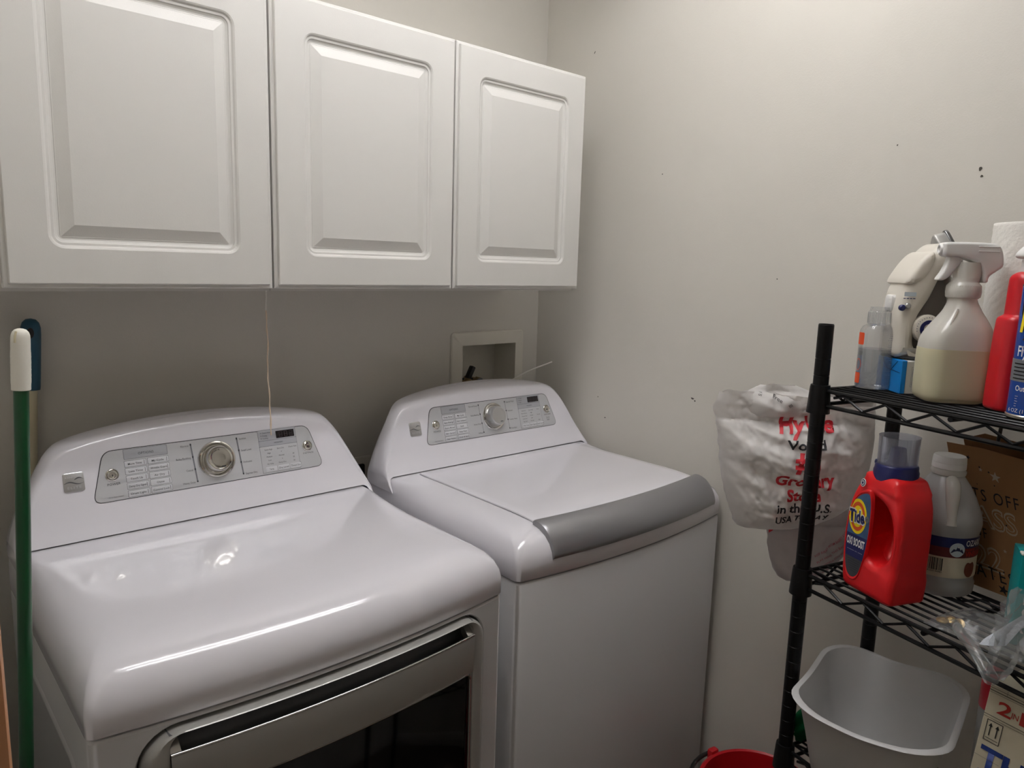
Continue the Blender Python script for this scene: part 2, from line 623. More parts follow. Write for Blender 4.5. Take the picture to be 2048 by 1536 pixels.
def perim(d, z, back=.066, r=.03, w=MW, fm=1.5, n=8, m=16):
    """open outline of the machine from the left back over the bowed front to the right back"""
    a = w - d
    l = ML - d * fm
    r = .010 + .8 * d
    pts = []
    for k in range(7):
        pts.append((-a, back + (-l + r - back) * k / 7))
    for k in range(n):
        t = PI + (PI / 2) * k / n
        pts.append((-a + r + r * math.cos(t), -l + r + r * math.sin(t)))
    for k in range(m + 1):
        x = (-a + r) + (2 * (a - r)) * k / m
        pts.append((x, -l))
    for k in range(1, n + 1):
        t = 1.5 * PI + (PI / 2) * k / n
        pts.append((a - r + r * math.cos(t), -l + r + r * math.sin(t)))
    for k in range(1, 8):
        pts.append((a, -l + r + (back + l - r) * k / 7))
    bw = lambda x, y: y - (BOW * max(0, 1 - (x / MW) ** 2) if y < -l + r + .001 else 0)
    def gx(x, y):
        t = min(1, max(0, -y / .24))
        g = .22 + .78 * t * t * (3 - 2 * t)
        return math.copysign(w - (w - abs(x)) * g, x) if abs(x) >= a - 1e-6 else x
    return [V((gx(x, y), bw(x, y), z)) for x, y in pts]


TOPR = ((0.004, -.0904 - .004), (0, -.0904), (0, -.06), (.0022, -.046), (.0075, -.031), (.016, -.0190), (.028, -.0098), (.043, -.0042), (.062, -.0013), (.085, 0))


def outline_h():
    p = [(-.343, .002), (-.340, .016), (-.328, .05), (-.311, .088), (-.294, .121), (-.281, .141), (-.267, .156), (-.250, .165), (-.215, .174), (-.165, .182), (-.1, .189), (0, .193)]
    p = p + [(-x, h) for x, h in p[-2::-1]]
    return catmull(p, 3, False)


def console(parent):
    bm = NB()
    secs = []
    for x, h in outline_h():
        dd = (MW - abs(x)) / .22
        q = TOPR[2:]
        zb = 0
        for (a, za), (b, zb_) in zip(q, q[1:]):
            if a <= dd <= b:
                zb = za + (zb_ - za) * (dd - a) / (b - a)
        if dd <= 0:
            zb = q[0][1]
        zb = max(zb, -.030)
        r = min(.030, (h - zb) * .5)
        s = []
        for k in range(11):
            z = zb + (h - r - zb) * k / 10
            s.append((face_y(z), z))
        y0 = face_y(h - r)
        for k in range(1, 8):
            t = PI / 2 * k / 7
            s.append((y0 + .036 * (1 - math.cos(t)) + FK * .3 * r * math.sin(t), h - r + r * math.sin(t)))
        yl = s[-1][0]
        s += [(yl + (.062 - yl) * .5, h - .001), (.060, h - .003), (.064, h - min(.010, (h - zb) * .5)), (.064, zb)]
        secs.append([V((x * 1.0, y, MH + z + .0025)) for y, z in s])
    rings(bm, secs, False)
    bm.faces.new([bm.verts.new(v) for v in secs[0]])
    bm.faces.new([bm.verts.new(v) for v in secs[-1]])
    bmesh.ops.remove_doubles(bm, verts=bm.verts[:], dist=1e-6)
    return obj('control_console', bm, 'enamel', parent, smooth=50)


def FP(off, cx=0.):
    return lambda x, z: V((x + cx, plane_y(z) - off, MH + z + .0025))


def slab(loop, f0, f1, f2=None, loop2=None):
    """raised printed-panel plate: back outline f0, front outline f1 (and an inner front outline)"""
    bm = NB()
    rs = [[f0(*p) for p in loop], [f1(*p) for p in loop]]
    if f2:
        rs.append([f2(*p) for p in loop2])
    rings(bm, rs, True, True, True)
    return bm


def panel(parent, cx, kind):
    # rounded trapezoid plate
    def trap(i):
        zb, zt, wb, wt = .0535 + i, .1435 - i, .229 - i * 1.1, .2035 - i * 1.1
        c = [(wb, zb), (wt, zt), (-wt, zt), (-wb, zb)]
        out = []
        rr = .016 - i
        for k in range(4):
            p, q, n = V(c[k]), V(c[k - 1]), V(c[(k + 1) % 4])
            a = p + (q - p).normalized() * rr * 1.1
            b = p + (n - p).normalized() * rr * 1.1
            for j in range(7):
                t = j / 6
                out.append(tuple(a * (1 - t) ** 2 + p * 2 * t * (1 - t) + b * t * t))
        return out
    cp = obj('panel_border', slab(trap(0), FP(-.002, cx), FP(.0006, cx)), 'panel_edge', parent)
    pn = obj('control_panel', slab(trap(.0012), FP(-.001, cx), FP(.0011, cx)), 'panel_silver', parent)
    up_ = FP(.0017, cx)
    base = FP(.0010, cx)
    ox = -.013

    def plate(name, x0, x1, z0, z1, m, th=.0006, r=.0012):
        f = lambda o: FP(.0011 + o, cx + ox)
        bm = slab(rrect(x0, x1, z0, z1, r, 3), f(-.0004), f(th * .7), f(th), rrect(x0 + .0007, x1 - .0007, z0 + .0007, z1 - .0007, r * .6, 3))
        return obj(name, bm, m, pn, smooth=30)
    # options block
    plate('header_plate', -.156, -.078, .1235, .1415, 'ink_soft', .0003)
    plate('header_plate', -.1553, -.0787, .1241, .1409, 'header_silver', .0005)
    for r in range(5):
        z = .1155 - r * .01335
        for c in range(2):
            x = -.1375 + c * .0405
            plate('option_button', x - .0192, x + .0192, z - .0058, z + .0058, 'ink_soft', .0003)
            plate('option_button', x - .0186, x + .0186, z - .0052, z + .0052, 'button_silver', .0008)
            if kind == 'dryer' or True:
                plate('indicator', x + .0150, x + .0162, z - .0042, z + .0042, 'ink', .0010, .0003)
    # cycle marks
    for s, xa, xb in ((-1, -.034, -.030), (1, .058, .062)):
        bm = NB()
        wd = .0014 if kind == 'dryer' else .0005
        f = FP(.0013, cx + ox)
        flat(bm, [(xb - wd, .064), (xb + wd, .064), (xa + wd, .137), (xa - wd, .137)], f)
        obj('cycle_line', bm, 'ink_soft', pn, smooth=None)
        for k in range(4):
            t = k / 3
            x = xa + (xb - xa) * t
            z = .1345 - .0700 * t
            plate('cycle_light', x - .0014, x + .0014, z - .0016, z + .0016, 'ink', .0009, .0004)
    # modifiers block
    plate('modifier_frame', .103, .1875, .0575, .144, 'ink_soft', .0002)
    plate('modifier_plate', .1036, .1869, .1225, .1434, 'header_silver', .0004)
    plate('modifier_plate', .1036, .1869, .1110, .1218, 'header_silver', .0004)
    plate('modifier_plate', .1036, .1869, .0581, .1103, 'panel_silver', .0004)
    plate('display', .1425, .1835, .1245, .1392, 'lcd', .0008)
    bm = NB()
    f = FP(.0011 + .0010, cx + ox)
    for k in range(3):
        x = .150 + k * .0115
        for q in ((x, x + .006, .1369, .1376), (x, x + .006, .1315, .1322), (x, x + .006, .1262, .1269), (x - .0004, x + .0004, .1269, .1369), (x + .0056, x + .0064, .1269, .1369)):
            flat(bm, [(q[0], q[2]), (q[1], q[2]), (q[1], q[3]), (q[0], q[3])], f)
    obj('display_digits', bm, 'lcd_seg', pn, smooth=None)
    for k in range(3):
        x = .1225 + k * .0273
        plate('modifier_button', x - .0128, x + .0128, .0590, .0700, 'ink_soft', .0004)
        plate('modifier_button', x - .0122, x + .0122, .0596, .0694, 'button_silver', .0008)
    # dial and round buttons
    nrm = V((0, -1, FK)).normalized()
    rotm = Matrix(((1, 0, 0), (0, nrm.z, nrm.y), (0, -nrm.y, nrm.z))).to_3x3()
    zax = nrm
    xax = V((1, 0, 0))
    yax = zax.cross(xax)

    def lat(name, x, z, prof, m, n=40, par=pn):
        o = FP(.0011, cx + ox)(x, z)
        bm = lathe(NB(), prof, n)
        xf(bm, lambda c: o + xax * c.x + yax * c.y + zax * c.z)
        return obj(name, bm, m, par, smooth=30)
    kx = .013
    dial = lat('dial', kx, .1005, [(.0375, -.0005), (.0375, .001), (.036, .0032), (.0335, .004), (.031, .0032), (.0295, .0012)], 'chrome', 48)
    kh = .020 if kind == 'dryer' else .024
    lat('dial_knob', kx, .1005, [(.0275, .0008), (.0272, .004), (.0258, kh - .006), (.0248, kh - .002), (.0232, kh), (.0205, kh + .0004), (.019, kh - .0002), (.010, kh + .0005), (.002, kh + .0008)], 'chrome' if kind == 'dryer' else 'emblem_silver', 48, dial)
    bm = NB()
    o = FP(.0011, cx + ox)(kx, .1005)
    box(bm, .001, .009, -.0008, .0008, kh, kh + .0012)
    xf(bm, lambda c: o + xax * c.x + yax * (c.y - .0165) + zax * c.z)
    obj('dial_pointer', bm, 'ink', dial, smooth=None)
    for x in (-.179, .2095):
        rb = lat('round_button', x, .1, [(.0118, -.0005), (.0116, .0012), (.0104, .0022), (.0092, .001), (.0088, .0016), (.0084, .003), (.0070, .0038), (.0045, .0036), (.0042, .0030), (.0016, .0032)], 'chrome', 32)
        bm = NB()
        f = FP(.0011 + .0046, cx + ox)
        if x < 0:
            flat(bm, [(x - .0004, .098), (x + .0004, .098), (x + .0004, .1022), (x - .0004, .1022)], f)
        else:
            flat(bm, [(x - .0024, .0980), (x + .0004, .1), (x - .0024, .102)], f)
            flat(bm, [(x + .0010, .098), (x + .0019, .098), (x + .0019, .102), (x + .0010, .102)], f)
        obj('button_symbol', bm, 'ink', rb, smooth=None)
    # printing
    bm = NB()
    f = FP(.0011 + .0011, cx + ox)
    if kind == 'dryer':
        ops = (('More Time', 'My Cycle'), ('Less Time', 'Wrinkle Guard'), ('Touch Up', 'Air Dry'), ('Damp Dry Signal', 'Chime'), ('Drum Light', 'Control Lock'))
        lf = ('Normal', 'Bulky/Bedding', 'Casual', 'Heavy Duty')
        rg = ('Sanitize', 'Small Load', 'Delicates', 'Express Dry')
        st = ('Check Filter', 'Drying', 'Cooling')
        cols = (('Extra High', 'High', 'Medium', 'Low', 'Air Only'), ('Extra Dry', '\u2022', 'Normal', '\u2022', 'Damp Dry'), ('Check Vent', '', '40', '30', '20'))
        mb = ('Temp', 'Dry Level', 'Timed Dry')
    else:
        ops = (('Deep Rinse', 'My Cycle'), ('Save Energy', 'Fabric Softener'), ('Extra Rinse', 'Soak'), ('Add + Garment', 'Deep Wash'), ('Clean Washer', 'Drain & Spin'))
        lf = ('Normal/Casual', 'Bulky/Bedding', 'Heavy Duty', 'Whites')
        rg = ('Express Wash', 'Delicates', 'Freshen Wash', 'Rinse/Spin')
        st = ('Wash', 'Rinse', 'Spin')
        cols = (('Hot/Cold', 'Warm/Warm', 'Warm/Cold', 'Cold/Cold', 'Tap Cold'), ('Extra High', 'High', 'Medium', 'Low', 'No Spin'), ('Heavy', '\u2022', 'Normal', '\u2022', 'Light'))
        mb = ('Wash Temp', 'Spin Speed', 'Soil Level')
    letters(bm, 'OPTIONS', -.117, .1322, .0042, f, spacing=1.1)
    for r, ab in enumerate(ops):
        for c, s in enumerate(ab):
            letters(bm, s, -.1385 + c * .0405, .1153 - r * .01335, .0034, f, bold=.008, w=min(.0295, .0027 * len(s)))
    for k in range(4):
        t = k / 3
        z = .1335 - .0695 * t
        letters(bm, lf[k], -.0385 + .004 * t, z, .0034, f, align='R')
        letters(bm, rg[k], .0625 + .004 * t, z, .0034, f, align='L')
    for k, s in enumerate(st):
        letters(bm, s, .1125, .1384 - k * .0055, .0026, f, align='L')
        flat(bm, [(.1090, .1372 - k * .0055), (.1098, .1372 - k * .0055), (.1098, .1396 - k * .0055), (.1090, .1396 - k * .0055)], f)
    letters(bm, 'MODIFIERS', .146, .1163, .0028, f)
    for c in range(3):
        for k, s in enumerate(cols[c]):
            if s == '\u2022':
                x, z = .149, .104 - k * .0072
                flat(bm, [(x - .0006, z - .0007), (x + .0006, z - .0007), (x + .0006, z + .0007), (x - .0006, z + .0007)], f)
            elif s:
                letters(bm, s, .1215 + c * .0268, .104 - k * .0072, .0027, f)
    for k, s in enumerate(mb):
        letters(bm, s, .1225 + k * .0273, .0645, .0033, f, w=.0024 * len(s))
    letters(bm, 'START/PAUSE', .209, .0855, .0028, f)
    letters(bm, 'POWER', -.178, .0842, .0042, f, spacing=1.1)
    letters(bm, '\u2022 Sensor Smart Control', -.178, .0612, .0019, f)
    obj('lettering', bm, 'ink', pn, smooth=None)
    if kind != 'dryer':
        bm = NB()
        for q in ((.2035, .2145, .0735, .0741), (.2035, .2041, .0735, .080), (.2139, .2145, .0735, .080)):
            flat(bm, [(q[0], q[2]), (q[1], q[2]), (q[1], q[3]), (q[0], q[3])], f)
        flat(bm, [(.2035, .0765), (.2062, .0785), (.209, .0765), (.2118, .0785), (.2145, .0765), (.2118, .0775), (.209, .0755), (.2062, .0775)], f)
        flat(bm, [(.204, .0695), (.214, .0695), (.214, .0708), (.204, .0708)], f)
        obj('steam_symbol', bm, 'ink_soft', pn, smooth=None)
    # emblem on the enamel
    ex, ez = -.2415, .0975
    fe = lambda o: (lambda x, z: V((x + cx - .013, plane_y(z) - o, MH + z + .0025)))
    lp = rrect(ex - .0165, ex + .0165, ez - .0165, ez + .0165, .0035, 4)
    l2 = rrect(ex - .0155, ex + .0155, ez - .0155, ez + .0155, .0028, 4)
    em = obj('emblem', slab(lp, fe(-.002), fe(.0016), fe(.0022), l2), 'emblem_silver', parent)
    bm = NB()
    f = fe(.0026)
    letters(bm, 'KENMORE', ex, ez + .0095, .0030, f, w=.026)
    letters(bm, 'ELITE', ex, ez - .0085, .0042, f, w=.022, spacing=1.3)
    obj('lettering', bm, 'button_silver', em, smooth=None)
    bm = NB()
    for (x0, x1, a, b) in ((-.0155, .0155, -.001, .0022), (.001, .0155, .0045, .0030)):
        top, bot = [], []
        for k in range(15):
            t = k / 14
            x = ex + x0 + (x1 - x0) * t
            z = ez + a + b * math.sin(t * PI * (2 if x0 < 0 else 1))
            th = .0010 * math.sin(PI * min(1, t + .1)) + .0002
            top.append((x, z + th))
            bot.append((x, z - th))
        flat(bm, bot + top[::-1], f)
    obj('emblem_swoosh', bm, 'steel_dark', em, smooth=None)


def machine_body(parent, hole):
    """cabinet under the lid: sides, bowed front (with a door opening for the dryer)"""
    bm = NB()
    zt = ZS - .0035
    p1, p2, p3 = perim(.0125, zt, r=.026), perim(.003, zt - .0012, r=.026, fm=1), perim(.001, zt - .0045, r=.026, fm=1)
    if not hole:
        rings(bm, [p1, p2, p3, perim(.001, .03, r=.026, fm=1), perim(.006, .0, r=.026)], False)
    else:
        # the outline is split: side parts run down, the front part is a panel with an opening
        n = len(p1)
        a, b = 15, n - 16        # front vertices from a to b
        for lo, hi in ((0, a), (b, n - 1)):
            rings(bm, [[q[i] for i in range(lo, hi + 1)] for q in (p1, p2, p3, perim(.001, .03, r=.026, fm=1), perim(.006, 0, r=.026))], False)
        rings(bm, [[q[i] for i in range(a, b + 1)] for q in (p1, p2, p3)], False)
        fx0, fx1 = p3[a].x, p3[b].x
        fr = NB()
        o = rrect(fx0, fx1, .03, zt - .0045, .0003, 8)
        i = rrect(-.2925, .2925, .20, .8655, .056, 8)
        rings(fr, [[V((x, 0, z)) for x, z in o], [V((x, 0, z)) for x, z in i], [V((x, .003, z)) for x, z in rrect(-.290, .290, .2025, .863, .0535, 8)], [V((x, .034, z)) for x, z in rrect(-.290, .290, .2025, .863, .0535, 8)]], True, False, True)
        cutx(fr, [fx0 + (fx1 - fx0) * k / 18 for k in range(1, 18)])
        add(bm, fr, lambda c: V((c.x, c.y - (ML - .001) - BOW * (1 - (c.x / MW) ** 2), c.z)))
        bmesh.ops.remove_doubles(bm, verts=bm.verts[:], dist=2e-4)
    vv = perim(.001, .0, r=.026, fm=1)
    return obj('cabinet_body', bm, 'enamel_body', parent, smooth=40)


def bend(bm):
    cutx(bm, [-.3 + .6 * k / 24 for k in range(25)])
    return xf(bm, lambda c: V((c.x, c.y - ML - BOW * (1 - (c.x / MW) ** 2), c.z)))


def feet(parent):
    for x in (-.28, .28):
        for y in (-.42, .03):
            obj('foot', lathe(NB(), [(.02, 0), (.022, .006), (.014, .012), (.014, .05)], 16, (x, y, 0)), 'black_plastic', parent)


# dryer
RD = math.radians(-.2929)
dr = thing('dryer', 'white electric dryer with a silver door, left of the washer', 'dryer', (-1.0089, -.1247, 0), RD)
bm = NB()
vv = rings(bm, [perim(d, MH + z) for d, z in TOPR], False)
bm.faces.new(vv[-1])
obj('top_panel', bm, 'enamel', dr, smooth=60)
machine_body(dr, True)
obj('seam_shadow', xf(rbox(-MW + .012, MW - .012, -ML + .02, .06, ZS - .02, ZS + .02, 0), lambda c: c), 'dark_gap', dr, smooth=None)
obj('back_panel', rbox(-MW + .004, MW - .004, .05, .065, .02, MH + .0, 0), 'steel_dark', dr, smooth=None)
obj('console_seam', rbox(-MW + .075, MW - .075, -.002, .06, MH - .004, MH + .0028, 0), 'dark_gap', dr, smooth=None)
console(dr)
panel(dr, .013, 'dryer')
feet(dr)
# embossed side panel
sidep = NB()
rings(sidep, [[V((-MW + .001 - o, y, z)) for y, z in rrect(-.42 + i, .03 - i, .08 + i, .80 - i, .03, 6)] for i, o in ((0, -.0005), (.004, .003), (.010, .003), (.014, .0012))], True, False, True)
obj('side_panel', sidep, 'enamel_body', dr)
# door
bm = NB()
DX, DZ0, DZ1 = .286, .206, .859
o1 = lambda i, y, r: [V((x, y, z)) for x, z in rrect(-DX + i, DX - i, DZ0 + i, DZ1 - i * .1, r, 8)]
i1 = lambda i, y, r: [V((x, y, z)) for x, z in rrect(-.2535 + i, .2535 - i, .285 + i, .8565 - i, r, 8)]
rings(bm, [o1(0, .03, .05), o1(0, -.001, .05), o1(.002, -.007, .048), o1(.007, -.012, .043), o1(.014, -.0145, .036), i1(-.002, -.013, .022), i1(0, -.0115, .020), i1(0, .030, .02)], True, False, False)
door = obj('dryer_door', bend(bm), 'steel', dr, smooth=40)
bm = NB()
sec = [(-.0115, .7585), (-.0135, .765), (-.0150, .80), (-.0160, .826), (-.0155, .8295)]
lipz = lambda x: .0
rings(bm, [[V((x, y, z)) for y, z in sec] for x in (-.2535, .2535)], False)
obj('handle_band', bend(bm), 'steel', door, smooth=40)
bm = NB()
sec = [(-.0158, .8288), (-.0162, .8300), (-.0150, .8318), (-.0125, .8318), (-.0115, .8300)]
rings(bm, [[V((x, y, z)) for y, z in sec] for x in (-.2535, .2535)], False)
obj('handle_lip', bend(bm), 'steel_bright', door, smooth=60)
bm = NB()
sec = [(-.0115, .8305), (.004, .815), (.016, .812), (.026, .822), (.028, .84), (.020, .8545), (.006, .8562), (-.0105, .8562)]
sec = catmull(sec, 3, False)
rings(bm, [[V((x, y, z)) for y, z in sec] for x in (-.2535, .2535)], False)
obj('handle_pocket', bend(bm), 'steel_dark', door, smooth=60)
for s in (-1, 1):
    bm = NB()
    rings(bm, [[V((s * x, y, z)) for y, z in ((-.0125, .8305), (-.006, .836), (.004, .845), (.014, .854))] for x in (.2535, .240)], False)
    obj('pocket_end', bend(bm), 'steel_bright', door, smooth=60)
bm = NB()
w1 = lambda i, y, r: [V((x, y, z)) for x, z in rrect(-.2475 + i, .2475 - i, .30 + i, .7575 - i, r, 5)]
rings(bm, [[V((x, -.0105, z)) for x, z in rrect(-.2535, .2535, .285, .7600, .004, 5)], w1(-.0015, -.0125, .012), w1(0, -.0125, .011), w1(.0015, -.0095, .010)], True)
obj('window_rim', bend(bm), 'steel_bright', door, smooth=40)
bm = NB()
rings(bm, [w1(.001, -.006, .010), w1(.0013, -.0098, .010), w1(.003, -.0105, .009)], True, True, True)
obj('door_window', bend(bm), 'glass_black', door, smooth=40)

# washer
RW = math.radians(-.8558)
wa = thing('washing_machine', 'white top loading washing machine with a silver lid handle, in the corner', 'washing machine', (-.2713, -.1197, 0), RW)
bm = NB()
vv = rings(bm, [perim(d, MH + z) for d, z in TOPR], False)
bm.faces.new(vv[-1])
obj('top_deck', bm, 'enamel', wa, smooth=60)
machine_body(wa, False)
obj('seam_shadow', rbox(-MW + .012, MW - .012, -ML + .02, .06, ZS - .02, ZS + .02, 0), 'dark_gap', wa, smooth=None)
obj('back_panel', rbox(-MW + .004, MW - .004, .05, .065, .02, MH + .0, 0), 'steel_dark', wa, smooth=None)
obj('console_seam', rbox(-MW + .075, MW - .075, -.002, .06, MH - .004, MH + .0028, 0), 'dark_gap', wa, smooth=None)
console(wa)
panel(wa, .020, 'washer')
feet(wa)
LX0, LX1 = -.258, .292


def prof_z(yf):
    """height of the deck at distance yf behind the bowed front"""
    d = yf / 1.5
    q = [(a, b) for a, b in TOPR[2:]]
    if d <= q[0][0]:
        return MH + q[0][1]
    for (a, za), (b, zb) in zip(q, q[1:]):
        if d <= b:
            return MH + za + (zb - za) * (d - a) / (b - a)
    return MH


def fr_y(x):
    return -ML - BOW * max(0, 1 - (x / MW) ** 2)


def lid_grid(off, ya, dist, nx=28, ny=26, inset=0):
    """surface lying 'off' above the deck, from y=ya to 'dist' behind the front"""
    g = []
    for i in range(nx + 1):
        x = LX0 + inset + (LX1 - LX0 - 2 * inset) * i / nx
        row = []
        for j in range(ny + 1):
            y1 = fr_y(x) + dist
            t = j / ny
            t = 1 - (1 - t) ** 1.5
            y = ya + (y1 - ya) * t
            row.append(V((x, y, prof_z(y - fr_y(x)) + off)))
        g.append(row)
    return g


def sheet(bm, lay):
    """closed slab out of stacked grids: walls follow the borders of each layer"""
    per = []
    for g in lay:
        per.append(g[0][:] + [r[-1] for r in g[1:-1]] + g[-1][::-1] + [r[0] for r in g[-2:0:-1]])
    rings(bm, per, True)
    rings(bm, lay[-1], False)
    bmesh.ops.remove_doubles(bm, verts=bm.verts[:], dist=1e-6)


bm = NB()
gs = lid_grid(.0002, -.034, .012)
sheet(bm, [gs])
obj('lid_gap', bm, 'ink_soft', wa, smooth=50)
bm = NB()
sheet(bm, [lid_grid(-.001, -.0355, .014, inset=.0016), lid_grid(.0026, -.0355, .014, inset=.0016), lid_grid(.0038, -.0365, .016, inset=.0026), lid_grid(.0043, -.0385, .018, inset=.0045)])
obj('lid', bm, 'enamel', wa, smooth=45)
# curved silver handle over the front edge of the lid
secf = catmull([(.061, .9600), (.0605, .9675), (.055, .9705), (.042, .9695), (.026, .9630), (.011, .9500), (.000, .9330), (-.0045, .9180), (-.0035, .9085), (.002, .9050), (.010, .9060)], 3, False)
bm = NB()
secs = []
xs = [-.262, -.2615, -.259, -.254] + [-.254 + .546 * k / 24 for k in range(1, 24)] + [.292, .297, .2995, .300]
N = len(xs)
for i, x in enumerate(xs):
    e = min(i, N - 1 - i)
    sh = (.5, .8, .95, 1)[min(e, 3)]
    cxy = (.045, .945)
    secs.append([V((x, fr_y(x) + (y if e > 2 else cxy[0] + (y - cxy[0]) * (.9 + .1 * sh)), z if e > 2 else z - (1 - sh) * .007)) for y, z in secf])
rings(bm, secs, False)
bm.faces.new([bm.verts.new(v) for v in secs[0]])
bm.faces.new([bm.verts.new(v) for v in secs[-1]])
bmesh.ops.remove_doubles(bm, verts=bm.verts[:], dist=1e-6)
obj('lid_handle', bm, 'handle_silver', wa, smooth=45)

# ------------------------------------------------------------------ pull cord and the two long handles at the left
cd = thing('pull_cord', 'thin beige pull cord hanging below the wall cabinets in front of the dryer console', 'cord', (-.93, -.21, CZ0))
pts = [(-.0005, 0, -.0035), (0, 0, -.02), (-.0015, 0, -.045)]
obj('cord_top', tube(NB(), pts, .0009, 6), 'cord_white', cd)
pts = [(-.0015, 0, -.045)]
for k in range(1, 25):
    t = k / 24
    pts.append((-.0015 + .004 * t + .0011 * math.sin(t * 9) + .0006 * math.sin(t * 31), .001 * math.sin(t * 17), -.045 - .245 * t))
obj('cord_tail', tube(NB(), pts, [.0013 + .0005 * math.sin(k * 2.1) for k in range(25)], 6), 'cord', cd)
obj('cord_anchor', lathe(NB(), [(.004, -.0041), (.003, -.007), (.001, -.009)], 10), 'cord_white', cd)

gp = thing('broom', 'green broom pole with a white textured grip, left of the dryer', 'broom', (-1.4445, -.50, 0), 0, tilt=(0, math.radians(3.0)))
obj('broom_pole', tube(NB(), [(0, 0, .10), (0, 0, 1.315)], .0084, 20), 'green_pole', gp)
GT = 1.3805
prof = [(.0085, GT - .0765), (.0103, GT - .0762), (.0106, GT - .0745)]
for k in range(25):
    prof.append((.0105, GT - .074 + k * .0023))
prof += [(.0104, GT - .0125), (.0101, GT - .0085), (.0088, GT - .0045), (.0062, GT - .0015), (.0030, GT - .0003), (.0005, GT)]
bm = lathe(NB(), prof, 48)


def knobbly(c):
    a0, a1 = GT - .070, GT - .0265
    if a0 < c.z < a1 and math.hypot(c.x, c.y) > .0102:
        a = math.atan2(c.y, c.x)
        k = math.cos(a * 12) * math.cos((c.z - a0) * 2 * PI / .0078) * .5 + .5
        f = 1 + .05 * k * min(1, (c.z - a0) / .004, (a1 - c.z) / .004)
        return V((c.x * f, c.y * f, c.z))
    return c


gr = obj('grip', xf(bm, knobbly), 'white_grip', gp, smooth=70)
bm = tube(NB(), [(-.0052, -.0062, GT - .0035), (-.0066, -.0076, GT - .009), (-.0070, -.0078, GT - .017)], .0014, 8)
obj('hang_hole', bm, 'cream_pole', gr)
obj('broom_head', rbox(-.045, .07, -.025, .025, .10, .13, .006), 'green_pole', gp)
obj('bristles', rbox(-.045, .07, -.02, .02, .006, .10, .004), 'cream_pole', gp)
bp_ = thing('mop', 'cream mop pole with a dark blue grip, standing behind the dryer at the left', 'mop', (CAMP.x + (-1.367 - CAMP.x) * KW, CAMP.y + (-.022 - CAMP.y) * KW, CAMP.z * (1 - KW)), 0, tilt=(0, math.radians(3.5)))
obj('mop_pole', tube(NB(), [(0, 0, .10), (0, 0, 1.28)], .0105, 18), 'cream_pole', bp_)
prof = [(.0110, 1.227), (.0150, 1.228), (.0154, 1.235), (.0160, 1.290), (.0162, 1.328), (.0156, 1.340), (.0130, 1.349), (.008, 1.3545), (.001, 1.356)]
bp_.scale = (KW, KW, KW)
bg_ = obj('grip', lathe(NB(), prof, 32), 'blue_grip', bp_, smooth=70)
obj('hang_hole', xf(lathe(NB(), [(.0055, -.0006), (.0055, .0006)], 16, sy=1.7), lambda c: V((-.003 + c.x, -.0160 + c.z, 1.331 + c.y))), 'dark_gap', bg_)
obj('mop_foot', lathe(NB(), [(.013, .0802), (.013, .10), (.0115, .102)], 16), 'blue_grip', bp_)

# ------------------------------------------------------------------ wire shelf
P0 = V((-.45884, -1.07902, 0))
AS = math.atan2(-.96588, -.25899)
UX, VX = V((-.25899, -.96588, 0)), V((.96588, -.25899, 0))


def SH(u, v, z=0.):
    return P0 + UX * u + VX * v + V((0, 0, z))


S1, S2, S3 = 1.311, 1.0227, .722
SL, SD = .62, .178
shf = thing('wire_shelf_unit', 'black wire shelving unit on round posts against the right wall', 'shelving', P0, AS)
ZF = CAMP.z * (KS - 1) / KS
PRF = []
for k in range(45):
    z = ZF + .013 + k * .0254
    PRF += [(.0111, z), (.0111, z + .0238), (.0106, z + .0242), (.0106, z + .0250)]
PRF += [(.0111, 1.374), (.0111, 1.3805), (.0105, 1.382), (.001, 1.3824)]
PRF = [(.014, ZF + .0003), (.014, ZF + .012)] + PRF
for (x, y) in ((0, 0), (0, SD), (SL, 0), (SL, SD)):
    obj('post', lathe(NB(), PRF, 20, (x, y, 0)), 'black_rod', shf, smooth=40)
for zt in (S1, S2, S3):
    bm = NB()
    t = zt - .0085
    b = zt - .031
    for zz in (t, b):
        for y in (0, SD):
            tube(bm, [(.012, y, zz), (SL - .012, y, zz)], .0031, 8)
        for x in (0, SL):
            tube(bm, [(x, .012, zz), (x, SD - .012, zz)], .0031, 8)
    fr = obj('shelf_frame', bm, 'black_rod', shf)
    nw = 9
    for k in range(1, nw + 1):
        y = SD * k / (nw + 1)
        obj('wire', tube(NB(), [(0.0, y, zt - .0075), (SL, y, zt - .0075)], .0019, 6), 'black_rod', fr)
    for x in (.05, .20, .35, .50, .585):
        obj('cross_bar', tube(NB(), [(x, -.001, zt - .0135), (x, SD + .001, zt - .0135)], .0036, 8), 'black_rod', fr)
    for y in (0, SD):
        pts = [(.026, y, t - .008)]
        x = .042
        hi = True
        while x < SL - .03:
            pts.append((x, y, (t - .003) if hi else (b + .003)))
            x += .0335
            hi = not hi
        obj('zigzag_rod', tube(NB(), pts, .0022, 6), 'black_rod', fr)
    for x in (0, SL):
        pts = [(x, .026 + .0266 * k, (t - .003) if k % 2 == 0 else (b + .003)) for k in range(6)]
        obj('zigzag_rod', tube(NB(), pts, .0022, 6), 'black_rod', fr)
    for (x, y) in ((0, 0), (0, SD), (SL, 0), (SL, SD)):
        obj('collar', lathe(NB(), [(.0112, zt), (.0138, zt - .0006), (.0145, zt - .004), (.0168, zt - .041), (.0168, zt - .043), (.0112, zt - .043)], 24, (x, y, 0)), 'black_rod', fr)

R1, R2, R3 = S1 - .0055, S2 - .0055, S3 - .0055     # resting heights


# --- hand sanitizer
sa = thing('hand_sanitizer_bottle', 'small clear bottle of gel with orange label on the top shelf corner', 'bottle', SH(.028, .078, R1), math.radians(-66))
OV = .80


def oval(prof, m, name, par, sy=OV, **k):
    return obj(name, lathe(NB(), prof, 36, sy=sy), m, par, smooth=50, **k)


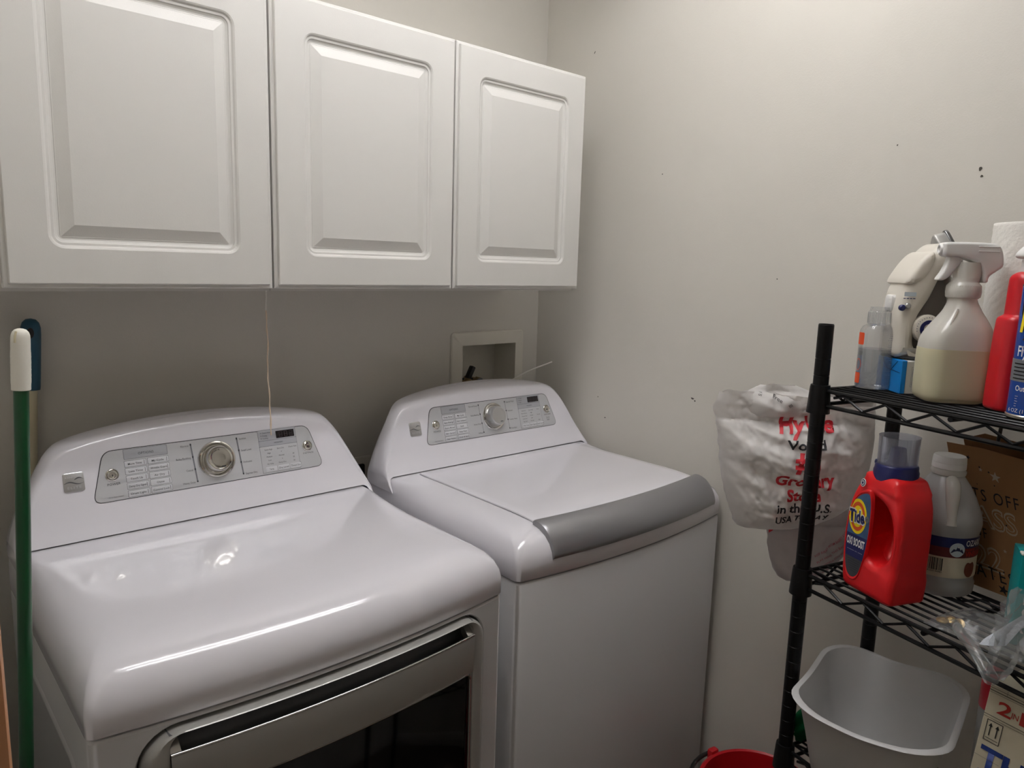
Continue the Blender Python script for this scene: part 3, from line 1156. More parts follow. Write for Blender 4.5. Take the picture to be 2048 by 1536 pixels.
oval([(.018, .0008), (.0225, .001), (.0243, .004), (.0243, .082), (.0236, .088), (.0205, .0935), (.0155, .0965), (.0125, .098)], 'clear_plastic', 'bottle_body', sa)
oval([(.017, .0025), (.0215, .003), (.0232, .005), (.0232, .0605), (.0005, .0606)], 'gel', 'gel', sa)
cp = oval([(.0150, .0975), (.0154, .098), (.0154, .1145), (.0148, .116), (.0135, .1165)] + [(.0135, .1185), (.0130, .1225), (.001, .1230)], 'clear_plastic', 'cap', sa, 1)
bm = NB()
for k in range(30):
    a = 2 * PI * k / 30
    tube(bm, [(.0155 * math.cos(a), .0155 * math.sin(a), .0985), (.0155 * math.cos(a), .0155 * math.sin(a), .1145)], .0005, 4)
obj('cap_rib', bm, 'clear_plastic', cp)


def scale(t, k):
    t.scale = (k, k, k)


def cyl(r, sy=1., a0=0., off=.0003):
    """wrap x (metres along the girth) and z round an oval bottle; x = 0 faces local -y turned by a0"""
    def f(x, z):
        a = x / r + a0 - PI / 2
        return V(((r + off) * math.cos(a), (r + off) * sy * math.sin(a), z))
    return f


def wrap(x0, x1, z0, z1, f, n=16, r=0.002):
    lp = rrect(x0, x1, z0, z1, r, 4)
    bm = NB()
    bm.faces.new([bm.verts.new(V((p[0], p[1], 0))) for p in lp])
    cutx(bm, [x0 + (x1 - x0) * k / n for k in range(1, n)])
    return xf(bm, lambda c: f(c.x, c.y))


f = cyl(.0243, OV)
obj('label', wrap(-.036, -.0195, .066, .084, f, 6), 'orange_label', sa)
obj('label', wrap(-.036, -.021, .008, .024, f, 6), 'orange_label', sa)
bm = NB()
lp = [(-.027 + .006 * math.cos(t) , .036 + .009 * math.sin(t)) for t in [k * PI / 12 for k in range(24)]]
l2 = [(-.027 + .0052 * math.cos(t) , .036 + .008 * math.sin(t)) for t in [k * PI / 12 for k in range(24)]]
g = cyl(.0243, OV, 0, .0005)
rings(bm, [[g(*p) for p in lp], [g(*p) for p in l2]], True)
obj('label_ring', bm, 'orange_label', sa)
bm = NB()
for k in range(24):
    z = .0805 - k * .0031
    w = .008 + .002 * ((k * 7) % 3)
    letters(bm, '\u2022 \u2022\u2022\u2022 \u2022\u2022', .0215, z, .0020, g, w=w, cuts=4)
obj('label_print', bm, 'blue_ink', sa, smooth=None)

# --- small blue and white carton
bx = thing('blue_white_carton', 'small carton with a blue end, lying under the iron on the top shelf', 'box', SH(.076, .074, R1), math.radians(-42.5))
obj('carton_body', rbox(.0005, .066, .0, .070, 0, .048, .001, 1), 'white_card', bx, smooth=None)
bm = rbox(-.0006, .0075, -.0004, .0704, -.0002, .0484, .001, 1)
be = obj('carton_end', bm, 'blue_card', bx, smooth=None)
bm = NB()
for a, b in (((.004, .030), (.055, .034)), ((.012, .046), (.030, .031)), ((.058, .046), (.040, .032))):
    tube(bm, [(-.0008, a[0], a[1]), (-.0008, b[0], b[1])], .0004, 4)
obj('flap_crease', bm, 'navy', be)
bm = NB()
f = lambda x, z: V((x, -.0006, z))
for q in ((.014, .0260, .0105, .0108), (.014, .0260, .0392, .0395), (.014, .0143, .0108, .0392), (.0257, .0260, .0108, .0392)):
    flat(bm, [(q[0], q[2]), (q[1], q[2]), (q[1], q[3]), (q[0], q[3])], f)
for k in range(6):
    flat(bm, [(.0158 + k * .0016, .0125), (.0163 + k * .0016, .0125), (.0163 + k * .0016, .0375), (.0158 + k * .0016, .0375)], f)
obj('label_print', bm, 'grey_ink', bx, smooth=None)
bm = NB()
flat(bm, [(.033 + .0055 * math.cos(t), .0245 + .0055 * math.sin(t)) for t in [k * PI / 10 for k in range(20)]], f)
obj('round_logo', bm, 'navy', bx, smooth=None)

# --- iron standing on its heel
K = .00075
ir = thing('clothes_iron', 'cream clothes iron standing upright on the small blue and white carton', 'iron', SH(.060, .138, R1 + .0486), math.radians(-45))


def PXL(l, cx, cz, k=K):
    return [((x - cx) * k, (cz - z) * k) for x, z in l]


ICX, ICZ = 1838, 722
outl = catmull(PXL([(1769, 716), (1767, 680), (1765, 645), (1768, 610), (1776, 578), (1790, 551), (1808, 525), (1826, 505), (1839, 498), (1851, 502), (1864, 515), (1878, 541), (1890, 575), (1901, 612), (1910, 650), (1915, 690), (1914, 716), (1880, 720), (1835, 722), (1795, 720)], ICX, ICZ), 4)
hole = catmull(PXL([(1842, 560), (1852, 557), (1864, 565), (1873, 585), (1880, 612), (1884, 645), (1882, 690), (1872, 705), (1835, 706), (1808, 700), (1803, 670), (1806, 642), (1815, 622), (1826, 602), (1834, 580)], ICX, ICZ), 4)
obj('iron_body', solid2d([outl, hole], .018, .016, 4), 'ivory_plastic', ir, smooth=50)
inner = [(x * 1.06 + .001, z * 1.03 - .001) for x, z in hole]
obj('iron_core', xf(solid2d([inner], .012, .004, 2), lambda c: c + V((0, .008, 0))), 'grey_plastic', ir, smooth=50)
# steam and spray button lid on the handle
ll = catmull(PXL([(1773, 575), (1785, 548), (1803, 523), (1818, 514), (1824, 525), (1820, 548), (1810, 565), (1795, 576)], ICX, ICZ), 4)
obj('tank_lid', xf(solid2d([ll], .027, .0085, 3), lambda c: c), 'ivory_plastic', ir, smooth=50)
obj('steam_button', xf(rbox(-.010, .010, -.012, .012, -.004, .006, .003), lambda c: V(((1774 - ICX) * K - .001 + c.x * .8, c.y, (ICZ - 618) * K + c.z * 2.4))), 'white_plastic', ir)
f = lambda x, z: V((x, -.0345, z))
bm = NB()
a = PXL([(1771, 600), (1793, 600), (1793, 592), (1771, 592)], ICX, ICZ)
flat(bm, a, f)
obj('window_panel', bm, 'snow', ir, smooth=None)
bm = NB()
for k in range(4):
    tube(bm, [((1770 + k * 6 - ICX) * K, -.0343, (ICZ - 604) * K), ((1774 + k * 6 - ICX) * K, -.0343, (ICZ - 604) * K)], .0006, 5)
obj('indicator_marks', bm, 'navy', ir)
for px, pz, r in ((1769, 622, .0045), (1779, 618, .0042)):
    obj('spray_button', xf(lathe(NB(), [(r, -.001), (r, .0025), (r * .7, .0040), (.0003, .0043)], 20), lambda c: V(((px - ICX) * K + c.x, -.0335 - c.z, (ICZ - pz) * K + c.y))), 'navy' if px < 1772 else 'steel', ir)
# dial
ox_, oz_ = (1822 - ICX) * K, (ICZ - 661) * K
dl = obj('steam_dial', xf(lathe(NB(), [(.020, -.004), (.0205, .002), (.0195, .006), (.017, .0075), (.0003, .0080)], 36), lambda c: V((ox_ + c.x, -.029 - c.z, oz_ + c.y))), 'ivory_plastic', ir)
bm = NB()
rings(bm, [[V((ox_ + r * math.cos(k * PI / 18), -.0376 - d, oz_ + r * math.sin(k * PI / 18))) for k in range(36)] for r, d in ((.0128, 0), (.0125, .0004), (.0072, .0004), (.0070, 0))], True)
obj('dial_ring', bm, 'navy', dl)
bm = NB()
for k in range(14):
    a = .5 + k * .22
    x, z = ox_ + .0158 * math.cos(a), oz_ + .0158 * math.sin(a)
    tube(bm, [(x, -.0366, z), (x + .0012 * math.cos(a), -.0366, z + .0012 * math.sin(a))], .0005, 4)
obj('dial_marks', bm, 'navy', dl)
bm = NB()
letters(bm, 'BLACK & DECKER', (1866 - ICX) * K, (ICZ - 541) * K, .0034, f, rot=math.radians(-66), bold=.012, w=.026)
obj('lettering', bm, 'ink', ir, smooth=None)
bm = NB()
letters(bm, 'SteamXpress', (1873 - ICX) * K, (ICZ - 537) * K, .0022, f, rot=math.radians(-66), w=.018)
obj('lettering', bm, 'brass', ir, smooth=None)
# soleplate, seen edge-on behind the handle, nose at the top
sp = [(0, .186), (.010, .177), (.024, .150), (.034, .11), (.040, .055), (.040, .0), (-.040, 0), (-.040, .055), (-.034, .11), (-.024, .150), (-.010, .177)]
bm = solid2d([catmull(sp, 3)], .006, .003, 2)
T = Matrix.Rotation(math.radians(-16), 3, 'Y')
xf(bm, lambda c: T @ V((c.y, c.x, c.z)) + V((.056, .0, .004)))
obj('soleplate_skirt', bm, 'steel', ir, smooth=45)
bm = solid2d([catmull([(x * 1.04, z * 1.04 - .002) for x, z in sp], 3)], .0015, .001, 2)
xf(bm, lambda c: T @ V((c.y, c.x, c.z)) + V((.066, .0, .004)))
obj('soleplate', bm, 'sole_metal', ir, smooth=45)
cdw = [SH(.026, .096, R1 + .051), SH(.040, .088, R1 + .0515), SH(.066, .090, R1 + .0515), SH(.092, .100, R1 + .0515), SH(.098, .120, R1 + .0515)]
tag(obj('power_cord', tube(NB(), catmull([tuple(p) for p in cdw], 6, False), .0024, 8), 'black_plastic'), 'black iron cord lying along the small blue and white carton', 'cord')

# --- spray bottle with trigger head
sb = thing('spray_bottle', 'translucent trigger spray bottle half full of pale liquid, front of the top shelf', 'bottle', SH(.140, .088, R1), math.radians(-50))


def loft(secs, nseg=8, cap0=True, cap1=True, bm=None):
    """rounded rectangle sections: (half width, half depth, corner radius, z, x offset)"""
    bm = bm or NB()
    rs = []
    for hw, hd, r, z, *o in secs:
        ox = o[0] if o else 0
        oy = o[1] if len(o) > 1 else 0
        r = min(r, hw * .999, hd * .999)
        rs.append([V((x + ox, y + oy, z)) for x, y in rrect(-hw, hw, -hd, hd, r, nseg)])
    rings(bm, rs, True, cap0, cap1)
    return bm


def smooth_secs(secs, n=4):
    return catmull([tuple(list(s) + [0] * (6 - len(s))) for s in secs], n, False)


secs = smooth_secs([(.040, .028, .02, .0006), (.0480, .035, .024, .006), (.0505, .037, .026, .018), (.0510, .037, .026, .050), (.0505, .037, .026, .085), (.0480, .036, .026, .102), (.0425, .034, .026, .118, .003), (.0345, .030, .025, .132, .004), (.0270, .0265, .024, .144, .004), (.0222, .0222, .0222, .156, .003), (.0200, .0200, .02, .164, .002), (.0205, .0205, .0205, .168, .002)], 3)
obj('bottle_body', loft(secs), 'milky', sb, smooth=60)
lq = [(a + .0003, b + .0003, c, z, o, p) for a, b, c, z, o, p in secs if z < .0905]
obj('liquid', loft(lq), 'lemon_water', sb, smooth=60)
bm = NB()
lw = [(-(a) - .0002 + o, z) for a, b, c, z, o, p in secs if .012 < z < .150]
tube(bm, [(x * .62, -.0335 if z < .09 else -.0335 + (z - .09) * .17, z) for x, z in lw], .0016, 6)
obj('mould_seam', bm, 'milky', sb)
col = obj('neck_collar', lathe(NB(), [(.0215, .164), (.0240, .166), (.0252, .174), (.0240, .184), (.0205, .188), (.0190, .190), (.0190, .196)], 36, (.002, 0, 0)), 'milky', sb)
bm = NB()
for k in range(40):
    a = 2 * PI * k / 40
    tube(bm, [(.002 + .0240 * math.cos(a), .0240 * math.sin(a), .168), (.002 + .0236 * math.cos(a), .0236 * math.sin(a), .184)], .0007, 4)
obj('collar_rib', bm, 'milky', col)
obj('neck_tube', loft(smooth_secs([(.0180, .016, .015, .190, .004), (.0185, .016, .015, .205, .005), (.0175, .016, .015, .220, .005)], 2)), 'milky', sb)
hx = lambda l: PXL(l, 1917, 800, .00080)
head = catmull(hx([(1869, 497), (1871, 489), (1890, 487), (1930, 487), (1962, 489), (1973, 498), (1979, 516), (1979, 532), (1968, 542), (1957, 552), (1955, 562), (1948, 562), (1944, 545), (1934, 528), (1916, 520), (1898, 516), (1880, 516), (1870, 510)]), 3)
hd_ = obj('trigger_head', solid2d([head], .009, .005, 3), 'white_plastic', sb, smooth=50)
trg = catmull(hx([(1886, 512), (1902, 516), (1908, 522), (1899, 536), (1888, 552), (1878, 560), (1868, 561), (1867, 557), (1874, 545), (1880, 530)]), 3)
obj('trigger', solid2d([trg], .006, .003, 2), 'white_plastic', hd_, smooth=50)
nz = lathe(NB(), [(.0002, .0008), (.004, .001), (.0052, .004), (.0070, .0042), (.0088, .002), (.0094, -.004), (.0092, -.016), (.008, -.020)], 28)
obj('nozzle', xf(nz, lambda c: V(((1871 - 1917) * .0008 - c.z - .0005, c.y, (800 - 501) * .0008 + c.x))), 'white_plastic', hd_)
bm = NB()
for zz in (495, 504):
    tube(bm, [((1930 - 1917) * .0008, -.0142, (800 - zz) * .0008), ((1968 - 1917) * .0008, -.0142, (800 - zz) * .0008)], .0009, 6)
obj('head_rib', bm, 'white_plastic', hd_)
obj('dip_tube', tube(NB(), [(.002, .002, .168), (.004, 0, .08), (-.01, 0, .008)], .0022, 8), 'white_plastic', sb)

scale(sb, .86)

# --- red bottle with a white spray top
rb = thing('red_spray_bottle', 'tall red bottle with a white spray top, right of the clear spray bottle', 'bottle', SH(.2140, .106, R1), math.radians(-45))
secs = smooth_secs([(.033, .022, .014, .0006), (.0365, .025, .016, .004), (.037, .0255, .016, .02), (.0355, .025, .016, .10), (.0345, .0245, .016, .125), (.0335, .024, .016, .138, .0005), (.0290, .0225, .016, .143, .003), (.0280, .022, .016, .150, .003), (.0265, .0215, .016, .190, .002), (.0240, .0205, .016, .200, .001), (.0175, .0165, .016, .206, .0), (.0125, .0125, .0125, .2075, .0)], 3)
rbb = obj('bottle_body', loft(secs), 'red_plastic', rb, smooth=45)
bm = NB()
for r in range(4):
    for c in range(3):
        lathe(bm, [(.0012, -.001), (.0010, .0006), (.0002, .0010)], 8)
        vs = bm.verts[-24:]
        for v in vs:
            v.co = V((-.008 + c * .011 + v.co.x, -.0213 - .0002 * (3 - r) - v.co.z, .192 - r * .0118 + v.co.y))
obj('grip_bump', bm, 'red_plastic', rbb)
nk = obj('spray_neck', lathe(NB(), [(.0125, .207), (.0135, .2075), (.0135, .224), (.0125, .226)], 28, (.0, 0, 0)), 'white_plastic', rb)
hx = lambda l: [((x) * .001 + .0, .226 + z * .001) for x, z in l]
hd_ = catmull(hx([(-13, 0), (13, 0), (30, 1), (34, 8), (30, 26), (22, 34), (6, 35), (-2, 32), (-8, 22), (-16, 14), (-21, 7), (-20, 2)]), 3)
obj('spray_top', solid2d([hd_], .006, .006, 4), 'white_plastic', rb, smooth=50)

scale(rb, .86)

# --- aerosol can
rc = thing('insecticide_can', 'blue aerosol insect spray can with yellow lettering, front right of the top shelf', 'can', SH(.2570, .072, R1), math.radians(-80))
RR = .0285
obj('can_body', lathe(NB(), [(RR, .004), (RR, .160)], 48, cap0=False, cap1=False), 'raid_blue', rc)
obj('can_base', lathe(NB(), [(RR - .004, .0005), (RR + .0006, .001), (RR + .0010, .004), (RR, .0052)], 48), 'tin', rc)
obj('can_shoulder', lathe(NB(), [(RR, .160), (RR + .0006, .162), (RR - .002, .167), (.020, .176), (.0165, .178)], 48), 'raid_black', rc)
obj('can_cap', lathe(NB(), [(.0165, .177), (.0195, .178), (.0190, .205), (.017, .208), (.001, .2085)], 32), 'raid_black', rc)
f1, f2, f3 = cyl(RR, 1, 0, .0002), cyl(RR, 1, 0, .0004), cyl(RR, 1, 0, .0007)
bm = NB()
bm.faces.new([bm.verts.new(V((p[0], p[1], 0))) for p in [(-.030, .159), (-.030, .128), (-.024, .108), (-.010, .098), (.012, .096), (.036, .110), (.040, .159)]])
cutx(bm, [-.03 + .0035 * k for k in range(1, 20)])
obj('label_panel', xf(bm, lambda c: f1(c.x, c.y)), 'raid_black', rc)
obj('label_band', wrap(-.045, .045, .046, .073, f1, 24, .0005), 'grey_ink', rc)
bm = NB()
letters(bm, 'Raid', -.004, .122, .030, f2, bold=.035, shear=.15, w=.050, cuts=14)
obj('lettering', bm, 'yellow', rc, smooth=None)
bm = NB()
letters(bm, 'Flying Insect', .004, .083, .0125, f2, bold=.012, w=.062, cuts=16)
letters(bm, 'Outdoor Fresh', -.001, .038, .0065, f2, bold=.008, w=.044, cuts=12)
for k in range(5):
    letters(bm, ('NET WT', 'CAUTION', 'KEEP OUT', 'OF REACH', 'OF CHILDREN')[k], .010, .027 - k * .0042, .0026, f2, align='L', cuts=4)
    letters(bm, ('\u2022\u2022\u2022\u2022', '\u2022\u2022\u2022', '\u2022\u2022\u2022\u2022', '\u2022\u2022\u2022', '\u2022\u2022\u2022')[k], -.022, .028 - k * .003, .0020, f2, align='L', cuts=4)
letters(bm, '6 OZ (170g)', -.014, .0105, .0045, f2, cuts=6)
obj('lettering', bm, 'white_ink', rc, smooth=None)
bm = NB()
for k in range(5):
    z = .0675 - k * .0045
    flat_ = wrap(-.030, .030, z - .0007, z + .0007, f2, 16, .0003)
    add(bm, flat_)
obj('label_lines', bm, 'raid_black', rc, smooth=None)
bm = NB()
for x, z in ((-.017, .096), (.004, .0955)):
    for dx, dz, r in ((0, 0, .0032), (.0038, .0008, .0020), (-.0035, .0014, .0017)):
        q = NB()
        flat(q, [(x + dx + r * math.cos(t), z + dz + r * .8 * math.sin(t)) for t in [k * PI / 6 for k in range(12)]], lambda a, b: f3(a, b))
        add(bm, q)
    for s in (-1, 1):
        q = NB()
        flat(q, [(x + s * .001, z + .001), (x + s * .005, z + .005), (x + s * .0045, z + .0057)], lambda a, b: f3(a, b))
        add(bm, q)
obj('insect_print', bm, 'raid_black', rc, smooth=None)
bm = NB()
flat(bm, [(.010, .108), (.016, .116), (.013, .116), (.019, .127), (.012, .117), (.0145, .117)], f3)
obj('lightning_print', bm, 'yellow', rc, smooth=None)

# --- paper towels on a stand with a ball on top
pt = thing('paper_towel_roll', 'white embossed paper towel roll at the back of the top shelf', 'paper towels', SH(.171, .196, R1), 0)
prof = [(.021, .012), (.0545, .012)] + [(.0550, .012 + .232 * k / 60) for k in range(61)] + [(.0545, .2445), (.021, .2445)]
bm = lathe(NB(), prof, 96, cap0=False, cap1=False)


def quilt(c):
    r = math.hypot(c.x, c.y)
    if r > .0548 and .016 < c.z < .240:
        a = math.atan2(c.y, c.x)
        f = 1 + .016 * math.sin(a * 34 + 2 * math.sin(c.z * 90)) * math.sin(c.z * 560 + 3 * math.sin(a * 5)) + .004 * noise.noise(c * 30)
        return V((c.x * f, c.y * f, c.z))
    return c


obj('roll', xf(bm, quilt), 'paper', pt, smooth=60)
obj('core', lathe(NB(), [(.0205, .013), (.0205, .244)], 24, cap0=False, cap1=False), 'kraft', pt)
ps = thing('towel_holder', 'dark green paper towel holder with a ball finial, inside the towel roll', 'holder', SH(.171, .196, R1), 0)
obj('holder_base', lathe(NB(), [(.050, .0005), (.052, .003), (.050, .008), (.010, .011)], 40), 'dark_green', ps)
obj('holder_rod', tube(NB(), [(0, 0, .010), (0, 0, .252)], .006, 14), 'dark_green', ps)
obj('holder_ball', lathe(NB(), [(.0005, .2445)] + [(.0145 * math.sin(t), .259 - .0145 * math.cos(t)) for t in [PI * k / 14 for k in range(1, 14)]] + [(.0005, .2735)], 28), 'dark_green', ps)

# ------------------------------------------------------------------ middle shelf
# --- detergent jug: an outline with a handle hole, puffed, plus a thicker label side
td = thing('detergent_bottle', 'red laundry detergent jug with blue collar and clear measuring cup, middle shelf', 'bottle', SH(.106, .044, R2), math.radians(-105 - 9))
# local x along the shelf front (left to right as seen), y to the wall
ol = catmull([(-.046, .0), (-.058, .008), (-.063, .040), (-.064, .085), (-.059, .120), (-.048, .150), (-.036, .170), (-.032, .178), (.0, .180), (.034, .178), (.044, .168), (.054, .148), (.0585, .115), (.058, .060), (.056, .014), (.048, .0), (.0, -.001)], 4)
hl_ = catmull([(-.006, .146), (.012, .143), (.028, .132), (.038, .112), (.041, .088), (.036, .064), (.020, .052), (.002, .052), (-.010, .066), (-.012, .095), (-.010, .125)], 4)
bm = solid2d([ol, hl_], .029, .011, 5)


def belly(c):
    k = 1.0 - .16 * max(0, (c.z - .135) / .045) ** 1.5
    if c.x > .01 and .045 < c.z < .155:
        k *= 1 - .10 * min(1, (c.x - .01) / .03)
    return V((c.x, c.y * k, max(c.z, .0008)))


body = obj('bottle_body', xf(bm, belly), 'tide_red', td, smooth=60)
# the hollow behind the grip: a dished wall inside the opening
bm = NB()
hc = (.014, .096)
rs = []
for k, y in ((1.06, -.024), (1.04, -.010), (.98, .002), (.80, .012), (.50, .018), (.15, .020)):
    rs.append([V((hc[0] + (x - hc[0]) * k - (1 - k) * .012, y, hc[1] + (z - hc[1]) * k + (1 - k) * .012)) for x, z in hl_])
rings(bm, rs, True, False, True)
obj('grip_hollow', bm, 'tide_red', td, smooth=70)
# raised label field
YF = -.0395
lo = catmull([(-.0125, .150), (-.030, .144), (-.044, .128), (-.052, .100), (-.053, .060), (-.048, .030), (-.036, .018), (-.020, .024), (-.010, .050), (-.004, .085), (-.003, .120), (-.006, .142)], 5)
bm = NB()
sc_ = lambda k: [((x + .028) * k - .028, (z - .084) * k + .084) for x, z in lo]
rings(bm, [[V((x, YF + .004, z)) for x, z in sc_(1.10)], [V((x, YF - .0018, z)) for x, z in sc_(1.06)], [V((x, YF - .0022, z)) for x, z in sc_(1.03)], [V((x, YF - .0010, z)) for x, z in sc_(1.0)]], True, False, True)
obj('label_field', bm, 'tide_red', td, smooth=40)


def clip(bm, x0=None, x1=None, z0=None, z1=None):
    for ax, val, inner in ((0, x0, False), (0, x1, True), (2, z0, False), (2, z1, True)):
        if val is not None:
            co, no = V((0, 0, 0)), V((0, 0, 0))
            co[ax] = val
            no[ax] = 1
            bmesh.ops.bisect_plane(bm, geom=bm.verts[:] + bm.edges[:] + bm.faces[:], plane_co=co, plane_no=no, clear_outer=inner, clear_inner=not inner)
    return bm


g = lambda o: (lambda x, z: V((x, YF - .0012 - o, z)))
lb = obj('label', clip(flat(NB(), sc_(.985), g(0)), z0=.0825), 'sky_label', td, smooth=None)
obj('label', clip(flat(NB(), sc_(.985), g(0)), z0=.048, z1=.0825), 'navy', td, smooth=None)
obj('label', clip(flat(NB(), sc_(.985), g(0)), z1=.048), 'smoke_label', td, smooth=None)
cx_, cz_ = -.031, .111
for rx, rz, m, o in ((.0205, .0262, 'yellow', .0003), (.0166, .0218, 'tide_orange', .0005), (.0120, .0160, 'yellow', .0007)):
    obj('logo_ring', flat(NB(), [(cx_ + rx * math.cos(k * PI / 24), cz_ + rz * math.sin(k * PI / 24)) for k in range(48)], g(o)), m, lb, smooth=None)
bm = NB()
letters(bm, 'Tide', cx_ - .001, cz_, .0185, g(.0010), bold=.075, w=.0385, rot=.06)
obj('lettering', bm, 'white_ink', lb, smooth=None)
bm = NB()
letters(bm, 'Tide', cx_ - .001, cz_, .0172, g(.0013), bold=.035, w=.0350, rot=.06)
obj('lettering', bm, 'navy', lb, smooth=None)
bm = NB()
letters(bm, 'OXI BOOST', -.030, .072, .0110, g(.0004), bold=.035, w=.042)
letters(bm, '\u2022\u2022\u2022\u2022\u2022\u2022\u2022\u2022 \u2022\u2022\u2022 \u2022\u2022\u2022\u2022\u2022', -.030, .0585, .0018, g(.0004), w=.036)
obj('lettering', bm, 'white_ink', lb, smooth=None)
obj('badge', flat(NB(), [(-.0085 + .0048 * math.cos(k * PI / 10), .112 + .0052 * math.sin(k * PI / 10)) for k in range(20)], g(.0011)), 'grey_ink', lb, smooth=None)
bm = NB()
letters(bm, '+', -.0085, .112, .0055, g(.0014))
for k in range(6):
    z = .044 - k * .0033
    flat(bm, [(-.045 + k * .0015, z), (-.014 - k * .001, z), (-.014 - k * .001, z + .0009), (-.045 + k * .0015, z + .0009)], g(.0004))
obj('label_print', bm, 'panel_edge', lb, smooth=None)
q = lambda x, z: V((x, -.0372 + (z - .16) * .20, z))
for r, m, o in ((.0060, 'white_ink', 0), (.0046, 'navy', -.0006), (.0034, 'white_ink', -.0010), (.0020, 'navy', -.0013)):
    obj('sticker', xf(flat(NB(), [(-.026 + r * math.cos(k * PI / 10), .163 + r * math.sin(k * PI / 10)) for k in range(20)], q), lambda c: c + V((0, -.0052 + o, 0))), m, td, smooth=None)
# collar, spout and clear cup
cl = obj('collar', lathe(NB(), [(.030, .170), (.0352, .172), (.0355, .184), (.0340, .1875), (.0338, .192), (.0325, .194), (.0315, .1945)], 40, cap0=False), 'navy', td)
for k in range(3):
    a = math.radians(200 + k * 14)
    obj('collar_tab', xf(rbox(-.002, .002, -.0015, .0015, .192, .1965, .0006, 1), lambda c: V((.0325 * math.cos(a) + c.x, .0325 * math.sin(a) + c.y, c.z))), 'navy', cl)
obj('spout', lathe(NB(), [(.030, .193), (.018, .1945), (.0155, .198), (.0120, .217), (.0115, .2175), (.0108, .216), (.0100, .205)], 32, cap0=False, cap1=False), 'navy', td)
td.scale = (.80, .86, 1)
obj('measuring_cup', lathe(NB(), [(.0318, .1950), (.0312, .196), (.0320, .2320), (.0326, .2345), (.0314, .2345), (.0302, .197), (.020, .1955)], 44, cap0=False, cap1=False), 'clear_cup', td, smooth=60)

# --- vinegar jug
vj = thing('vinegar_jug', 'clear plastic vinegar jug with white cap, between detergent and kraft bag', 'jug', SH(.118, .146, R2), math.radians(-60))
prof = [(.040, .0008), (.0465, .001), (.0495, .004), (.0500, .018), (.0480, .022), (.0485, .030), (.0488, .092), (.0500, .098), (.0510, .106), (.0500, .114), (.046, .126), (.0395, .142), (.0310, .158), (.0225, .170), (.0195, .174)]
obj('jug_body', lathe(NB(), prof, 56), 'milky_clear', vj, smooth=55)
obj('vinegar', lathe(NB(), [(.044, .003), (.0475, .006), (.0475, .018), (.0460, .022), (.0465, .030), (.0466, .092), (.0475, .110), (.0455, .118), (.001, .1182)], 48), 'vinegar', vj, smooth=55)
obj('jug_handle', tube(NB(), catmull([(0, -.024, .168), (0, -.0335, .164), (0, -.0395, .150), (0, -.0415, .134), (0, -.0440, .120), (0, -.0462, .108)], 4, False), [.0085 + .0012 * math.sin(k * .3) for k in range(21)], 14), 'milky', vj)
obj('jug_neck', lathe(NB(), [(.0200, .172), (.0228, .1735), (.0235, .178), (.0215, .182)], 36), 'milky', vj)
obj('jug_cap', lathe(NB(), [(.0215, .182), (.0224, .1825), (.0222, .190), (.0218, .1905), (.0222, .1910), (.0215, .1985), (.0200, .2005), (.0185, .1998), (.001, .2000)], 36), 'white_plastic', vj)
RJ = .0490
f1, f2, f3 = cyl(RJ, 1, 0, .0002), cyl(RJ, 1, 0, .0005), cyl(RJ, 1, 0, .0008)
f0 = f1


def jl(x0, x1, z0, z1, m, f, name='label', par=vj, r=.002):
    return obj(name, wrap(x0, x1, z0, z1, f, 20, r), m, par, smooth=60)


lab = jl(-.046, .062, .0305, .091, 'cream_paper', f1, r=.004)
jl(-.046, .062, .076, .091, 'navy', f2, 'label_band', lab, .004)
jl(-.046, .062, .0615, .076, 'maroon', f2, 'label_band', lab, .0006)
for r, m, f in ((.0105, 'snow', f3),):
    obj('mountain_seal', xf(cutx(flat(NB(), [(.012 + r * math.cos(k * PI / 14), .0735 + r * math.sin(k * PI / 14)) for k in range(28)], lambda a, b: V((a, b, 0))), [.008, .012, .016]), lambda c: f(c.x, c.y)), m, lab, smooth=60)
f4, f5 = cyl(RJ, 1, 0, .0011), cyl(RJ, 1, 0, .0014)
bm = NB()
flat(bm, [(.0030, .069), (.0075, .0765), (.0095, .0735), (.0125, .0800), (.0160, .0735), (.0178, .0755), (.0212, .069)], f4)
obj('mountain_print', bm, 'hill_ink', lab, smooth=None)
bm = NB()
flat(bm, [(.0115, .0780), (.0125, .0800), (.0138, .0775), (.0127, .0765)], f5)
flat(bm, [(.0066, .0750), (.0075, .0765), (.0084, .0748)], f5)
obj('snow_print', bm, 'white_ink', lab, smooth=None)
bm = NB()
letters(bm, 'OZARK', .0235, .0835, .0085, f4, bold=.02, align='L', w=.030, cuts=10)
obj('lettering', bm, 'white_ink', lab, smooth=None)
bm = NB()
letters(bm, 'WHITE', .0240, .0735, .0030, f4, bold=.012, align='L', w=.016, cuts=6)
letters(bm, 'VINEGAR', .0240, .0672, .0072, f4, bold=.03, align='L', w=.034, cuts=10)
obj('lettering', bm, 'carton_red', lab, smooth=None)
bm = NB()
rr = random.Random(3)
x = -.0270
while x < -.0045:
    w = rr.choice((.0004, .0004, .0008, .0012))
    flat(bm, [(x, .0405), (x + w, .0405), (x + w, .0590), (x, .0590)], f4)
    x += w + rr.choice((.0004, .0005, .0009))
letters(bm, '0 41250 94981', -.0155, .0385, .0022, f4, w=.021, cuts=6)
obj('barcode', bm, 'black_ink', lab, smooth=None)
obj('apple_print', xf(cutx(flat(NB(), catmull([(.0310, .0330), (.0255, .0400), (.0262, .0500), (.0300, .0545), (.0350, .0530), (.0400, .0545), (.0440, .0480), (.0430, .0380), (.0380, .0325)], 3), lambda a, b: V((a, b, 0))), [.03, .034, .038]), lambda c: f4(c.x, c.y)), 'apple', lab, smooth=60)

